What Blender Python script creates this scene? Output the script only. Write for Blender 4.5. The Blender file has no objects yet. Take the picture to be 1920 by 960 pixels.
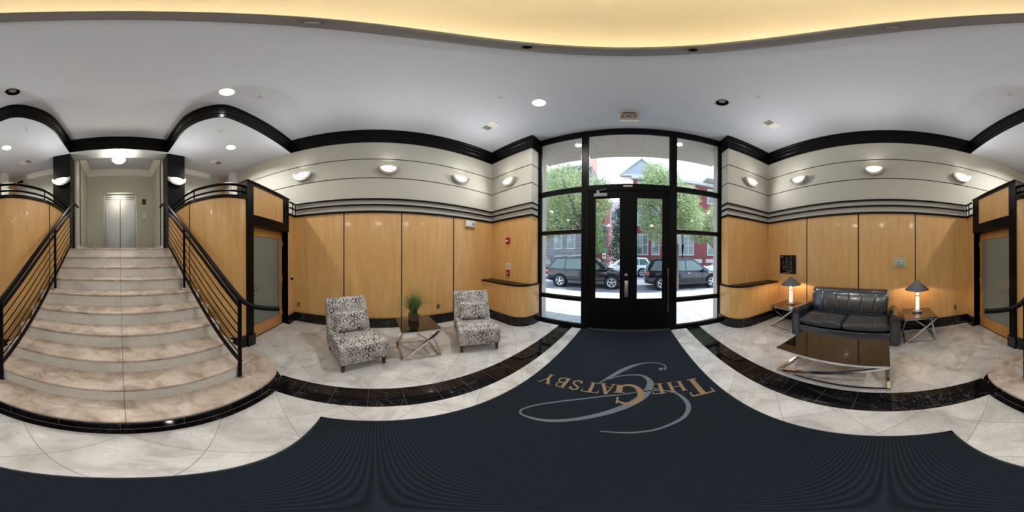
import bpy, bmesh, math, random
from mathutils import Vector, Matrix, geometry
from math import sin, cos, pi, radians as rad, hypot, atan2
random.seed(7)
scn = bpy.context.scene
C = scn.collection

# ------------------------------------------------------------------ camera, sky, sun, exposure
H_CAM = 1.6
YAW, PITCH, ROLL = (960 - 1182.03) * .1875, .0641, .2758

def unview(v):
    x, y, z = v
    p, r = rad(PITCH), rad(ROLL)
    y, z = y * cos(p) - z * sin(p), y * sin(p) + z * cos(p)
    x, z = x * cos(r) - z * sin(r), x * sin(r) + z * cos(r)
    return Vector((x, y, z))

cd = bpy.data.cameras.new('camera')
cd.type = 'PANO'
cd.clip_start = 0.02
cd.clip_end = 300
try:
    cd.cycles.panorama_type = 'EQUIRECTANGULAR'
except Exception:
    pass
try:
    cd.panorama_type = 'EQUIRECTANGULAR'
except Exception:
    pass
cam = bpy.data.objects.new('camera', cd)
C.objects.link(cam)
a_ = rad(YAW)
f_ = unview((sin(a_), cos(a_), 0)); r_ = unview((cos(a_), -sin(a_), 0)); u_ = unview((0, 0, 1))
M_ = Matrix((r_, u_, -f_)).transposed().to_4x4()
M_.translation = Vector((.0226, 0, H_CAM))
cam.matrix_world = M_
scn.camera = cam

scn.view_settings.view_transform = 'Standard'
scn.view_settings.look = 'None'
scn.view_settings.exposure = 1.3
scn.view_settings.gamma = 1.0
scn.view_settings.use_curve_mapping = False
try:
    scn.cycles.use_denoising = True
    scn.cycles.max_bounces = 10
    scn.cycles.diffuse_bounces = 5
    scn.cycles.glossy_bounces = 4
    scn.cycles.transparent_max_bounces = 16
    scn.cycles.caustics_reflective = False
    scn.cycles.caustics_refractive = False
    scn.cycles.sample_clamp_indirect = 6.0
except Exception:
    pass

w = bpy.data.worlds.new('sky')
scn.world = w
w.use_nodes = True
wn = w.node_tree.nodes; wl = w.node_tree.links
wn.clear()
wo = wn.new('ShaderNodeOutputWorld'); bg = wn.new('ShaderNodeBackground')
tc = wn.new('ShaderNodeTexCoord'); sp = wn.new('ShaderNodeSeparateXYZ'); cr = wn.new('ShaderNodeValToRGB')
wl.new(tc.outputs['Generated'], sp.inputs[0]); wl.new(sp.outputs['Z'], cr.inputs[0])
cr.color_ramp.elements[0].position = 0.0; cr.color_ramp.elements[0].color = (.80, .90, 1.0, 1)
cr.color_ramp.elements[1].position = 0.9; cr.color_ramp.elements[1].color = (.42, .62, 1.0, 1)
wl.new(cr.outputs[0], bg.inputs[0]); bg.inputs[1].default_value = 1.5
wl.new(bg.outputs[0], wo.inputs[0])

SUN_EL, SUN_AZ = rad(58), rad(8)          # from the right of the street, slightly out over it
sd = bpy.data.lights.new('sun', 'SUN'); sd.energy = 2.8; sd.angle = rad(.6); sd.color = (1, .96, .88)
sun = bpy.data.objects.new('sun', sd); C.objects.link(sun)
sun.location = (20, 10, 30)
sun.rotation_euler = Vector((cos(SUN_EL) * cos(SUN_AZ), cos(SUN_EL) * sin(SUN_AZ), sin(SUN_EL))).to_track_quat('Z', 'Y').to_euler()

LAMP = 1.0                                 # common factor of the lamps of the room

# ------------------------------------------------------------------ room measures
W, F, PX, G = 3.36, 2.96, 2.04, 3.276
ZH, ZC = 4.832, 4.406
ZG1, ZG2 = 3.867, 3.342
ZB = .222
R_, T_ = .176, .2715                       # riser, tread
def nose(k): return -(.882 + T_ * (k - 1))
LAND = 10 * R_
DRUM = [(-1.80, -1.83), (-1.68, -1.86), (-1.52, -1.95), (-1.38, -2.10), (-1.27, -2.30), (-1.19, -2.50), (-1.16, -2.72), (-1.155, -3.0), (-1.155, -3.70)]
CORN = [(-W, -1.90), (-2.0, -1.94), (-1.672, -1.946), (-1.52, -1.965), (-1.40, -2.04), (-1.29, -2.19), (-1.20, -2.38), (-1.15, -2.6), (-1.14, -2.8), (-1.14, -3.65)]

def smooth(pts, n=6):
    out = []
    P = [pts[0]] + list(pts) + [pts[-1]]
    for i in range(1, len(P) - 2):
        p0, p1, p2, p3 = P[i - 1], P[i], P[i + 1], P[i + 2]
        for j in range(n):
            t = j / n
            out.append(tuple(.5 * ((2 * p1[k]) + (-p0[k] + p2[k]) * t + (2 * p0[k] - 5 * p1[k] + 4 * p2[k] - p3[k]) * t * t + (-p0[k] + 3 * p1[k] - 3 * p2[k] + p3[k]) * t ** 3) for k in range(len(p1))))
    out.append(tuple(pts[-1]))
    return out
DRUMS = smooth(DRUM, 4)
CORNS = [CORN[0]] + smooth(CORN[1:-1], 4) + [CORN[-1]]
def mir(pts): return [(-p[0],) + tuple(p[1:]) for p in pts]

# ------------------------------------------------------------------ materials
class NT:
    def __init__(s, name):
        s.m = bpy.data.materials.new(name); s.m.use_nodes = True
        s.t = s.m.node_tree; s.N = s.t.nodes; s.L = s.t.links
        s.b = s.N['Principled BSDF']
    def n(s, typ, ins=None, **kw):
        nd = s.N.new('ShaderNode' + typ)
        for k, v in kw.items(): setattr(nd, k, v)
        for k, v in (ins or {}).items():
            if isinstance(v, bpy.types.NodeSocket): s.L.new(v, nd.inputs[k])
            else: nd.inputs[k].default_value = v
        return nd
    def math(s, op, a, b=0.0, c=None):
        nd = s.N.new('ShaderNodeMath'); nd.operation = op
        for i, v in enumerate((a, b, c)):
            if v is None: continue
            if isinstance(v, bpy.types.NodeSocket): s.L.new(v, nd.inputs[i])
            else: nd.inputs[i].default_value = v
        return nd.outputs[0]
    def mix(s, f, a, b):
        nd = s.N.new('ShaderNodeMix'); nd.data_type = 'RGBA'
        for i, v in ((0, f), (6, a), (7, b)):
            if isinstance(v, bpy.types.NodeSocket): s.L.new(v, nd.inputs[i])
            elif i: nd.inputs[i].default_value = tuple(v) + (1,)
            else: nd.inputs[i].default_value = v
        return nd.outputs[2]
    def ramp(s, f, stops):
        nd = s.N.new('ShaderNodeValToRGB'); s.L.new(f, nd.inputs[0]); e = nd.color_ramp.elements
        while len(e) < len(stops): e.new(.5)
        for i, (p, c) in enumerate(stops):
            e[i].position = p; e[i].color = tuple(c) + (1,) if not isinstance(c, (int, float)) else (c, c, c, 1)
        return nd.outputs[0]
    def coord(s, scale=(1, 1, 1), rot=(0, 0, 0), which='Object'):
        tc = s.n('TexCoord'); mp = s.n('Mapping', {0: tc.outputs[which], 2: rot, 3: scale}); return mp.outputs[0]
    def geo(s):
        return s.n('NewGeometry').outputs['Position']
    def bump(s, h, strength=.3, dist=.01):
        b = s.n('Bump', {'Strength': strength, 'Distance': dist, 'Height': h}); s.L.new(b.outputs[0], s.b.inputs['Normal'])
    def base(s, c):
        if isinstance(c, bpy.types.NodeSocket): s.L.new(c, s.b.inputs['Base Color'])
        else: s.b.inputs['Base Color'].default_value = tuple(c) + (1,)
    def rough(s, r, metal=0, spec=None, coat=0):
        if isinstance(r, bpy.types.NodeSocket): s.L.new(r, s.b.inputs['Roughness'])
        else: s.b.inputs['Roughness'].default_value = r
        s.b.inputs['Metallic'].default_value = metal
        if spec is not None: s.b.inputs['Specular IOR Level'].default_value = spec
        if coat: s.b.inputs['Coat Weight'].default_value = coat; s.b.inputs['Coat Roughness'].default_value = .08

MAT = {}
def flat(name, c, r=.5, metal=0, spec=None, coat=0, var=.06, scale=6):
    s = NT(name)
    nz = s.n('TexNoise', {'Vector': s.coord(), 'Scale': scale, 'Detail': 4})
    s.base(s.mix(nz.outputs[0], tuple(max(0, v * (1 - var)) for v in c), tuple(min(1, v * (1 + var)) for v in c)))
    s.rough(r, metal, spec, coat); MAT[name] = s.m; return s.m
def emis(name, c, k):
    s = NT(name); s.base((.8, .8, .8)); s.b.inputs['Emission Color'].default_value = tuple(c) + (1,); s.b.inputs['Emission Strength'].default_value = k
    s.rough(.4); MAT[name] = s.m; return s.m

flat('plaster', (.49, .485, .43), .6, var=.02)
flat('ceiling_paint', (.50, .545, .62), .8, var=.015)
flat('dome_paint', (.76, .71, .58), .8, var=.02)
flat('white_paint', (.72, .72, .70), .5, var=.02)
flat('black_lacquer', (.004, .004, .004), .28, spec=.11, var=.2)
flat('black_matte', (.004, .004, .0045), .5, spec=.07)
flat('black_metal', (.004, .004, .0045), .38, spec=.09)
flat('joint', (.015, .012, .01), .7)
flat('chrome', (.62, .63, .65), .12, metal=1)
flat('nickel', (.55, .55, .53), .3, metal=1)
flat('ring_grey', (.20, .20, .20), .35, metal=.3)
flat('white_plastic', (.65, .65, .62), .4)
flat('grey_plastic', (.25, .25, .26), .4)
flat('red_plastic', (.35, .012, .012), .3)
flat('dark_wood', (.035, .012, .010), .35)
flat('shade', (.10, .105, .125), .6)
flat('leg_brown', (.03, .012, .009), .35)
flat('tape', (.03, .16, .42), .5)
flat('gold_mat', (.24, .165, .09), .9, var=.25, scale=300)
flat('grey_mat', (.12, .145, .165), .9, var=.3, scale=300)
flat('canopy', (.50, .43, .37), .7, var=.02)
flat('grout', (.22, .21, .20), .8)
flat('asphalt', (.22, .22, .23), .9, scale=3)
flat('tyre', (.02, .02, .022), .7)
flat('rim', (.55, .56, .57), .3, metal=.8)
flat('paint_dark', (.006, .008, .012), .15, coat=.35)
flat('paint_blue', (.005, .007, .014), .15, coat=.35)
flat('paint_white', (.75, .77, .8), .2, coat=1)
flat('paint_red', (.06, .012, .012), .2, coat=1)
flat('car_grey', (.07, .08, .09), .45)
flat('car_glass', (.09, .14, .125), .05, spec=.7)
flat('taillight', (.55, .02, .02), .2, coat=1)
flat('lens', (.8, .82, .85), .15)
flat('roof_tile', (.33, .17, .13), .8)
flat('roof_grey', (.25, .27, .30), .7)
flat('trim_pale', (.36, .36, .33), .7)
flat('pink_stone', (.62, .50, .48), .8)
flat('window_glass', (.10, .13, .13), .1)
flat('curtain', (.22, .24, .23), .7)
flat('bark', (.10, .08, .06), .9)
flat('post_green', (.03, .09, .09), .5)
flat('sign_green', (.02, .3, .15), .5)
flat('indicator', (.08, .04, .03), .3)
flat('exit_face', (.40, .36, .28), .5)
flat('exit_red', (.06, .004, .004), .5)
flat('pot', (.09, .045, .035), .6)
emis('bulb', (1.0, .9, .75), 12 * LAMP)
emis('bulb_glass', (1.0, .80, .52), 1.5 * LAMP)
emis('lamp_glass', (1.0, .72, .55), .45 * LAMP)
emis('pendant_glass', (1.0, .87, .66), 18 * LAMP)
emis('cove_tube', (1.0, .82, .56), 13 * LAMP)
emis('canopy_bulb', (1.0, .9, .8), 12)

def m_wood(name, c1, c2, c3, rough=.28, scale=1.0, axis='Z', coat=.25):
    s = NT(name)
    sc = {'Z': (5, 5, .55), 'X': (.5, 5, 5)}[axis]
    co = s.coord(tuple(v * scale for v in sc))
    n1 = s.n('TexNoise', {'Vector': co, 'Scale': 2.2, 'Detail': 6, 'Distortion': .8})
    n2 = s.n('TexNoise', {'Vector': s.coord(tuple(v * scale for v in {'Z': (60, 60, 2), 'X': (2, 60, 60)}[axis])), 'Scale': 3, 'Detail': 3})
    n3 = s.n('TexNoise', {'Vector': s.coord((1.1, 1.1, .7)), 'Scale': 1.0, 'Detail': 2})
    c = s.ramp(n1.outputs[0], [(.3, c1), (.55, c2), (.75, c3)])
    c = s.mix(s.math('MULTIPLY', n2.outputs[0], .22), c, tuple(v * .55 for v in c1))
    c = s.mix(s.math('MULTIPLY', n3.outputs[0], .35), c, c3)
    s.base(c); s.rough(rough, coat=coat); MAT[name] = s.m
m_wood('maple', (.60, .335, .115), (.68, .40, .145), (.76, .475, .195), .34, coat=.10)
m_wood('door_oak', (.46, .20, .045), (.56, .27, .07), (.62, .33, .10), .3)
DARKSPEC = {'black_marble': .3}
def m_stone(name, tones, vein, vs=1.4, rough=.12, bands=False, seam=None, tile=None, vein_w=(.48, .52), vstr=.6, grout=(.22, .20, .17)):
    s = NT(name); co = s.geo()
    n1 = s.n('TexNoise', {'Vector': co, 'Scale': vs, 'Detail': 8, 'Roughness': .62, 'Distortion': .6})
    n2 = s.n('TexNoise', {'Vector': co, 'Scale': vs * 2.6, 'Detail': 7, 'Roughness': .6, 'Distortion': 1.6})
    c = s.ramp(n1.outputs[0], [(.34, tones[0]), (.5, tones[1]), (.68, tones[2])])
    v = s.ramp(n2.outputs[0], [(vein_w[0], 0), ((vein_w[0] + vein_w[1]) / 2, 1), (vein_w[1], 0)])
    m = s.ramp(n1.outputs[0], [(.45, 0), (.62, 1)])
    c = s.mix(s.math('MULTIPLY', s.math('MULTIPLY', v, m), vstr), c, vein)
    if tile:
        side, ox, oy, g = tile
        sx = s.n('SeparateXYZ', {0: co})
        x = s.math('SUBTRACT', sx.outputs[0], ox); y = s.math('SUBTRACT', sx.outputs[1], oy)
        k = 1 / (math.sqrt(2) * side)
        u = s.math('MULTIPLY', s.math('ADD', x, y), k); v2 = s.math('MULTIPLY', s.math('SUBTRACT', x, y), k)
        fu, fv = s.math('FLOOR', u), s.math('FLOOR', v2)
        cmb = s.n('CombineXYZ', {0: fu, 1: fv, 2: 3.3}); wn_ = s.n('TexWhiteNoise', {0: cmb.outputs[0]})
        wv = wn_.outputs[0]
        c = s.mix(s.math('MULTIPLY', wv, .30), c, tuple(t * .74 for t in tones[0]))
        def dist(q):
            fr = s.math('FRACT', q); return s.math('MINIMUM', fr, s.math('SUBTRACT', 1.0, fr))
        d = s.math('MINIMUM', dist(u), dist(v2))
        ln = s.math('LESS_THAN', d, g / side)
        c = s.mix(ln, c, grout)
    if seam:
        sx = s.n('SeparateXYZ', {0: co})
        d = s.math('ABSOLUTE', s.math('ADD', sx.outputs[0], seam))
        c = s.mix(s.math('LESS_THAN', d, .0022), c, (.10, .085, .07))
    s.base(c); s.rough(rough, spec=DARKSPEC.get(name)); MAT[name] = s.m
m_stone('marble_floor', ((.42, .405, .375), (.62, .61, .58), (.76, .755, .735)), (.28, .265, .24), 3.4, .33, tile=(.4115, 0, -.83, .0018))
m_stone('travertine', ((.34, .265, .205), (.51, .42, .34), (.68, .60, .52)), (.15, .11, .08), 5.0, .24, seam=.012)
m_stone('riser_stone', ((.58, .57, .54), (.69, .685, .655), (.76, .76, .74)), (.36, .33, .28), 3.0, .25, seam=.012)
m_stone('black_marble', ((.004, .004, .005), (.006, .006, .007), (.010, .010, .012)), (.35, .36, .38), 2.2, .05, vein_w=(.492, .508), vstr=.55)

def m_mat():
    s = NT('mat_rib'); co = s.geo()
    sx = s.n('SeparateXYZ', {0: co})
    wv = s.math('SINE', s.math('MULTIPLY', sx.outputs[1], 2 * pi / .018))
    n = s.n('TexNoise', {'Vector': co, 'Scale': 420, 'Detail': 2})
    n2 = s.n('TexNoise', {'Vector': s.coord((1, 1, 1)), 'Scale': 2.5, 'Detail': 3})
    h = s.math('ADD', s.math('MULTIPLY', wv, .5), n.outputs[0])
    f = s.math('MULTIPLY', s.math('ADD', h, .3), .6)
    c = s.ramp(f, [(.1, (.0015, .003, .006)), (.8, (.011, .020, .031))])
    c = s.mix(s.math('MULTIPLY', n2.outputs[0], .25), c, (.010, .014, .02))
    s.base(c); s.rough(.85, spec=.25); s.bump(h, .6, .004); MAT['mat_rib'] = s.m
m_mat()
flat('mat_edge', (.004, .007, .011), .5)

def m_fabric():
    s = NT('circle_fabric'); co = s.coord()
    sx = s.n('SeparateXYZ', {0: co}); nn = s.n('SeparateXYZ', {0: s.n('TexCoord').outputs['Normal']})
    side = s.math('GREATER_THAN', s.math('ABSOLUTE', nn.outputs[1]), .72)
    def pick(a, b): return s.math('ADD', s.math('MULTIPLY', a, s.math('SUBTRACT', 1.0, side)), s.math('MULTIPLY', b, side))
    uu = pick(sx.outputs[1], sx.outputs[0]); vv = pick(s.math('SUBTRACT', sx.outputs[0], sx.outputs[2]), sx.outputs[2])
    base = s.mix(s.n('TexNoise', {'Vector': co, 'Scale': 3, 'Detail': 3}).outputs[0], (.34, .315, .285), (.46, .44, .41))
    c = base
    for i, (sc, off) in enumerate(((19, 0.0), (13, 3.7), (10.5, 9.1))):
        p = s.n('CombineXYZ', {0: s.math('ADD', uu, off), 1: s.math('ADD', vv, off)})
        v = s.n('TexVoronoi', {'Vector': p.outputs[0], 'Scale': sc, 'Randomness': .85}, voronoi_dimensions='2D')
        d = v.outputs['Distance']; col = s.n('SeparateColor', {0: v.outputs['Color']})
        on = s.math('GREATER_THAN', col.outputs[0], .05 if i == 0 else .30)
        rr = s.math('ADD', .26, s.math('MULTIPLY', col.outputs[1], .20))
        q = s.math('DIVIDE', d, rr); dark = s.math('GREATER_THAN', col.outputs[2], .36)
        ins = s.math('MULTIPLY', s.math('LESS_THAN', q, 1.0), on)
        ring = s.math('MULTIPLY', s.math('GREATER_THAN', q, .60), ins)
        dot = s.math('MULTIPLY', s.math('LESS_THAN', q, .20), on)
        hole = s.math('MULTIPLY', s.math('LESS_THAN', q, .60), ins)
        c = s.mix(hole, c, s.mix(dark, (.26, .24, .215), (.66, .64, .61)))
        c = s.mix(ring, c, s.mix(dark, (.62, .60, .56), (.006, .005, .012))); c = s.mix(dot, c, (.02, .017, .03))
    s.base(c); s.rough(.75)
    s.bump(s.n('TexNoise', {'Vector': co, 'Scale': 260, 'Detail': 2}).outputs[0], .25, .003); MAT['circle_fabric'] = s.m
m_fabric()

def m_leather(name, wr):
    s = NT(name); co = s.coord()
    n1 = s.n('TexNoise', {'Vector': s.coord((9, 26, 9) if wr else (2, 2, 2)), 'Scale': 1.6 if wr else 1.2, 'Detail': 4, 'Distortion': 1.5})
    n2 = s.n('TexVoronoi', {'Vector': co, 'Scale': 160})
    s.base(s.mix(n1.outputs[0], (.006, .011, .018), (.012, .021, .034)))
    s.rough(.25, spec=1.0, coat=.6)
    h = s.math('ADD', s.math('MULTIPLY', n1.outputs[0], 1.0), s.math('MULTIPLY', n2.outputs[0], .03))
    s.bump(h, 1.0 if wr else .15, .05 if wr else .01); MAT[name] = s.m
m_leather('leather', False); m_leather('leather_creased', True)

def m_glass(name, tint=(1, 1, 1), k=.07):
    s = NT(name); s.N.remove(s.b)
    tr = s.n('BsdfTransparent', {0: tuple(tint) + (1,)}); gl = s.n('BsdfGlossy', {0: (1, 1, 1, 1), 1: .02})
    fr = s.n('LayerWeight', {0: .25})
    mx = s.n('MixShader', {0: s.math('MULTIPLY', s.math('ADD', fr.outputs['Fresnel'], .03), k * 8), 1: tr.outputs[0], 2: gl.outputs[0]})
    s.L.new(mx.outputs[0], s.N['Material Output'].inputs[0]); MAT[name] = s.m
m_glass('pane_glass', (.96, .98, .975), .018)
m_glass('cover_glass', (.9, .97, .95), .08)
s = NT('tinted_top'); s.base((.008, .006, .005)); s.rough(.04, spec=.8, coat=.6); MAT['tinted_top'] = s.m
s = NT('frosted'); s.base(s.mix(s.n('TexNoise', {'Vector': s.coord(), 'Scale': .8}).outputs[0], (.17, .215, .205), (.22, .27, .265))); s.rough(.22, spec=.9); MAT['frosted'] = s.m

def m_steel():
    s = NT('brushed_steel'); n = s.n('TexNoise', {'Vector': s.coord((2, 2, 220)), 'Scale': 2, 'Detail': 2})
    s.base((.55, .57, .58)); s.rough(s.math('ADD', .30, s.math('MULTIPLY', n.outputs[0], .18)), 1.0); MAT['brushed_steel'] = s.m
m_steel()
def m_brick():
    s = NT('red_brick'); b = s.n('TexBrick', {'Vector': s.coord((1, 1, 1), (rad(90), 0, 0)), 'Color1': (.17, .030, .028, 1), 'Color2': (.13, .024, .022, 1), 'Mortar': (.13, .06, .055, 1), 'Scale': 3.2, 'Mortar Size': .015})
    s.base(b.outputs[0]); s.rough(.85); MAT['red_brick'] = s.m
    s = NT('grey_stone'); b = s.n('TexBrick', {'Vector': s.coord((1, 1, 1), (rad(90), 0, 0)), 'Color1': (.19, .185, .18, 1), 'Color2': (.14, .138, .132, 1), 'Mortar': (.10, .10, .095, 1), 'Scale': .9, 'Mortar Size': .06, 'Row Height': .36, 'Brick Width': 3.0})
    s.base(b.outputs[0]); s.rough(.85); MAT['grey_stone'] = s.m
m_brick()
def m_walk():
    s = NT('sidewalk'); co = s.geo(); sx = s.n('SeparateXYZ', {0: co})
    n = s.n('TexNoise', {'Vector': co, 'Scale': 5, 'Detail': 6})
    c = s.mix(n.outputs[0], (.34, .335, .325), (.46, .455, .44))
    def line(q, per, wd):
        fr = s.math('FRACT', s.math('DIVIDE', q, per)); return s.math('LESS_THAN', s.math('MINIMUM', fr, s.math('SUBTRACT', 1.0, fr)), wd / per)
    l = s.math('MAXIMUM', line(sx.outputs[0], .9, .008), line(s.math('ADD', sx.outputs[1], .3), 1.2, .008))
    s.base(s.mix(l, c, (.2, .19, .18))); s.rough(.85); MAT['sidewalk'] = s.m
    s = NT('pavers'); b = s.n('TexBrick', {'Vector': s.coord((1, 1, 1)), 'Color1': (.42, .41, .39, 1), 'Color2': (.36, .35, .34, 1), 'Mortar': (.2, .2, .19, 1), 'Scale': 5, 'Mortar Size': .02})
    s.base(b.outputs[0]); s.rough(.85); MAT['pavers'] = s.m
m_walk()
def m_leaf(name, c1, c2):
    s = NT(name); oi = s.n('TexNoise', {'Vector': s.coord(), 'Scale': 2.5, 'Detail': 2})
    wn_ = s.n('TexWhiteNoise', {0: s.n('VectorMath', {0: s.n('VectorMath', {0: s.geo(), 1: (9, 9, 9)}, operation='MULTIPLY').outputs[0]}, operation='FLOOR').outputs[0]})
    f = s.math('ADD', s.math('MULTIPLY', oi.outputs[0], .6), s.math('MULTIPLY', wn_.outputs[0], .4))
    c = s.mix(f, c1, c2); s.base(c); s.rough(.55)
    tl = s.n('BsdfTranslucent', {0: c}); mx = s.n('MixShader', {0: .45, 1: s.b.outputs[0], 2: tl.outputs[0]})
    s.L.new(mx.outputs[0], s.N['Material Output'].inputs[0]); MAT[name] = s.m
m_leaf('leaf_mid', (.10, .19, .06), (.30, .42, .15))
m_leaf('leaf_light', (.13, .19, .07), (.62, .68, .38))
m_leaf('leaf_dark', (.015, .04, .025), (.06, .11, .07))
m_leaf('grass_blade', (.05, .12, .03), (.22, .33, .10))

# ------------------------------------------------------------------ mesh helpers
class MB:
    def __init__(s): s.v = []; s.f = []; s.mi = []; s.cur = 0
    def add(s, vs, fs):
        o = len(s.v); s.v += [tuple(p) for p in vs]; s.f += [tuple(i + o for i in f) for f in fs]; s.mi += [s.cur] * len(fs); return s
    def box(s, a, b):
        x0, y0, z0 = a; x1, y1, z1 = b
        x0, x1 = min(x0, x1), max(x0, x1); y0, y1 = min(y0, y1), max(y0, y1); z0, z1 = min(z0, z1), max(z0, z1)
        return s.add([(x0, y0, z0), (x1, y0, z0), (x1, y1, z0), (x0, y1, z0), (x0, y0, z1), (x1, y0, z1), (x1, y1, z1), (x0, y1, z1)],
                     [(0, 3, 2, 1), (4, 5, 6, 7), (0, 1, 5, 4), (1, 2, 6, 5), (2, 3, 7, 6), (3, 0, 4, 7)])
    def cbox(s, c, d): return s.box([c[i] - d[i] / 2 for i in range(3)], [c[i] + d[i] / 2 for i in range(3)])
    def rbox(s, c, d, r=.01, seg=2, mat=None):
        bm = bmesh.new(); bmesh.ops.create_cube(bm, size=1)
        bmesh.ops.scale(bm, vec=d, verts=bm.verts)
        bmesh.ops.bevel(bm, geom=bm.edges[:], offset=min(r, min(d) * .49), segments=seg, affect='EDGES', profile=.5)
        M = Matrix.Translation(c) if mat is None else mat
        bm.verts.index_update()
        s.add([tuple(M @ v.co) for v in bm.verts], [tuple(v.index for v in f.verts) for f in bm.faces]); bm.free(); return s
    def prism(s, poly, z0, z1, ax='z'):
        n = len(poly)
        def P(a, b, c): return {'z': (a, b, c), 'y': (a, c, b), 'x': (c, a, b)}[ax]
        vs = [P(a, b, z0) for a, b in poly] + [P(a, b, z1) for a, b in poly]
        tri = geometry.tessellate_polygon([[Vector((a, b, 0)) for a, b in poly]])
        fs = [tuple(reversed(t)) for t in tri] + [tuple(i + n for i in t) for t in tri]
        fs += [(i, (i + 1) % n, (i + 1) % n + n, i + n) for i in range(n)]
        return s.add(vs, fs)
    def plate(s, loops, z):
        vs = [Vector((p[0], p[1], z)) for l in loops for p in l]
        tri = geometry.tessellate_polygon([[Vector((p[0], p[1], 0)) for p in l] for l in loops])
        return s.add(vs, [tuple(t) for t in tri])
    def lathe(s, prof, c=(0, 0, 0), n=32, sy=1.0, a0=0, a1=2 * pi, cap=False):
        full = abs(a1 - a0 - 2 * pi) < 1e-6; m = n if full else n + 1
        vs = [(c[0] + r * cos(a0 + (a1 - a0) * i / n), c[1] + r * sy * sin(a0 + (a1 - a0) * i / n), c[2] + z) for r, z in prof for i in range(m)]
        fs = []
        for j in range(len(prof) - 1):
            for i in range(n):
                a, b = i, (i + 1) % m; fs.append((j * m + a, j * m + b, (j + 1) * m + b, (j + 1) * m + a))
        if cap: fs += [tuple(range(m))[::-1], tuple((len(prof) - 1) * m + i for i in range(m))]
        return s.add(vs, fs)
    def cyl(s, a, b, r, n=12, r2=None):
        a = Vector(a); b = Vector(b); d = (b - a).normalized(); q = d.to_track_quat('Z', 'Y'); r2 = r if r2 is None else r2
        vs = [a + q @ Vector((r * cos(2 * pi * i / n), r * sin(2 * pi * i / n), 0)) for i in range(n)] + [b + q @ Vector((r2 * cos(2 * pi * i / n), r2 * sin(2 * pi * i / n), 0)) for i in range(n)]
        return s.add(vs, [tuple(range(n))[::-1], tuple(range(n, 2 * n))] + [(i, (i + 1) % n, n + (i + 1) % n, n + i) for i in range(n)])
    def tube(s, pts, r, n=10, sec=None, up=(0, 0, 1), rs=None):
        pts = [Vector(p) for p in pts]; m = len(pts); rings = []
        for i, p in enumerate(pts):
            d = (pts[min(i + 1, m - 1)] - pts[max(i - 1, 0)]).normalized()
            sd = d.cross(Vector(up)); sd = sd.normalized() if sd.length > 1e-5 else Vector((1, 0, 0)); u = sd.cross(d).normalized()
            rr = r if rs is None else rs[i]
            if sec: rings.append([p + sd * a + u * b for a, b in sec])
            else: rings.append([p + sd * rr * cos(2 * pi * k / n) + u * rr * sin(2 * pi * k / n) for k in range(n)])
        k = len(rings[0]); vs = [q for R in rings for q in R]
        fs = [(i * k + j, i * k + (j + 1) % k, (i + 1) * k + (j + 1) % k, (i + 1) * k + j) for i in range(m - 1) for j in range(k)]
        return s.add(vs, fs + [tuple(range(k))[::-1], tuple((m - 1) * k + j for j in range(k))])
    def bar(s, a, b, w_, h_, up=(0, 0, 1)): return s.tube([a, b], 0, sec=[(-w_ / 2, -h_ / 2), (w_ / 2, -h_ / 2), (w_ / 2, h_ / 2), (-w_ / 2, h_ / 2)], up=up)
    def sweep(s, path, prof, closed=False, capped=True):
        """path: plan points; prof: (offset to the right of travel, z)"""
        n = len(path); k = len(prof); rings = []
        for i in range(n):
            p = Vector(path[i][:2]); a = Vector(path[i - 1][:2]) if (i or closed) else None; b = Vector(path[(i + 1) % n][:2]) if (i < n - 1 or closed) else None
            d1 = (p - a).normalized() if a is not None else None; d2 = (b - p).normalized() if b is not None else None
            d1 = d1 or d2; d2 = d2 or d1
            n1 = Vector((d1.y, -d1.x)); n2 = Vector((d2.y, -d2.x)); mm = (n1 + n2).normalized(); mm = mm / max(.35, mm.dot(n1))
            rings.append([(p.x + mm.x * o, p.y + mm.y * o, z) for o, z in prof])
        vs = [q for R in rings for q in R]; fs = []
        for i in range(n if closed else n - 1):
            for j in range(k): fs.append((i * k + j, i * k + (j + 1) % k, ((i + 1) % n) * k + (j + 1) % k, ((i + 1) % n) * k + j))
        if not closed and capped: fs += [tuple(range(k))[::-1], tuple((n - 1) * k + j for j in range(k))]
        return s.add(vs, fs)
    def build(s, name, mat, parent=None, smooth=False, loc=None, rotz=0, recalc=True):
        me = bpy.data.meshes.new(name); me.from_pydata([tuple(p) for p in s.v], [], s.f)
        mats = mat if isinstance(mat, (list, tuple)) else [mat]
        for m in mats: me.materials.append(MAT[m])
        if len(mats) > 1:
            for p, i in zip(me.polygons, s.mi): p.material_index = i
        if recalc:
            bm = bmesh.new(); bm.from_mesh(me); bmesh.ops.recalc_face_normals(bm, faces=bm.faces); bm.to_mesh(me); bm.free()
        if smooth:
            me.polygons.foreach_set('use_smooth', [True] * len(me.polygons))
            try: me.set_sharp_from_angle(angle=rad(42))
            except Exception: pass
        me.update()
        o = bpy.data.objects.new(name, me); C.objects.link(o)
        if parent is not None: o.parent = parent
        if loc is not None: o.location = loc
        if rotz: o.rotation_euler = (0, 0, rotz)
        return o

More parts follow.
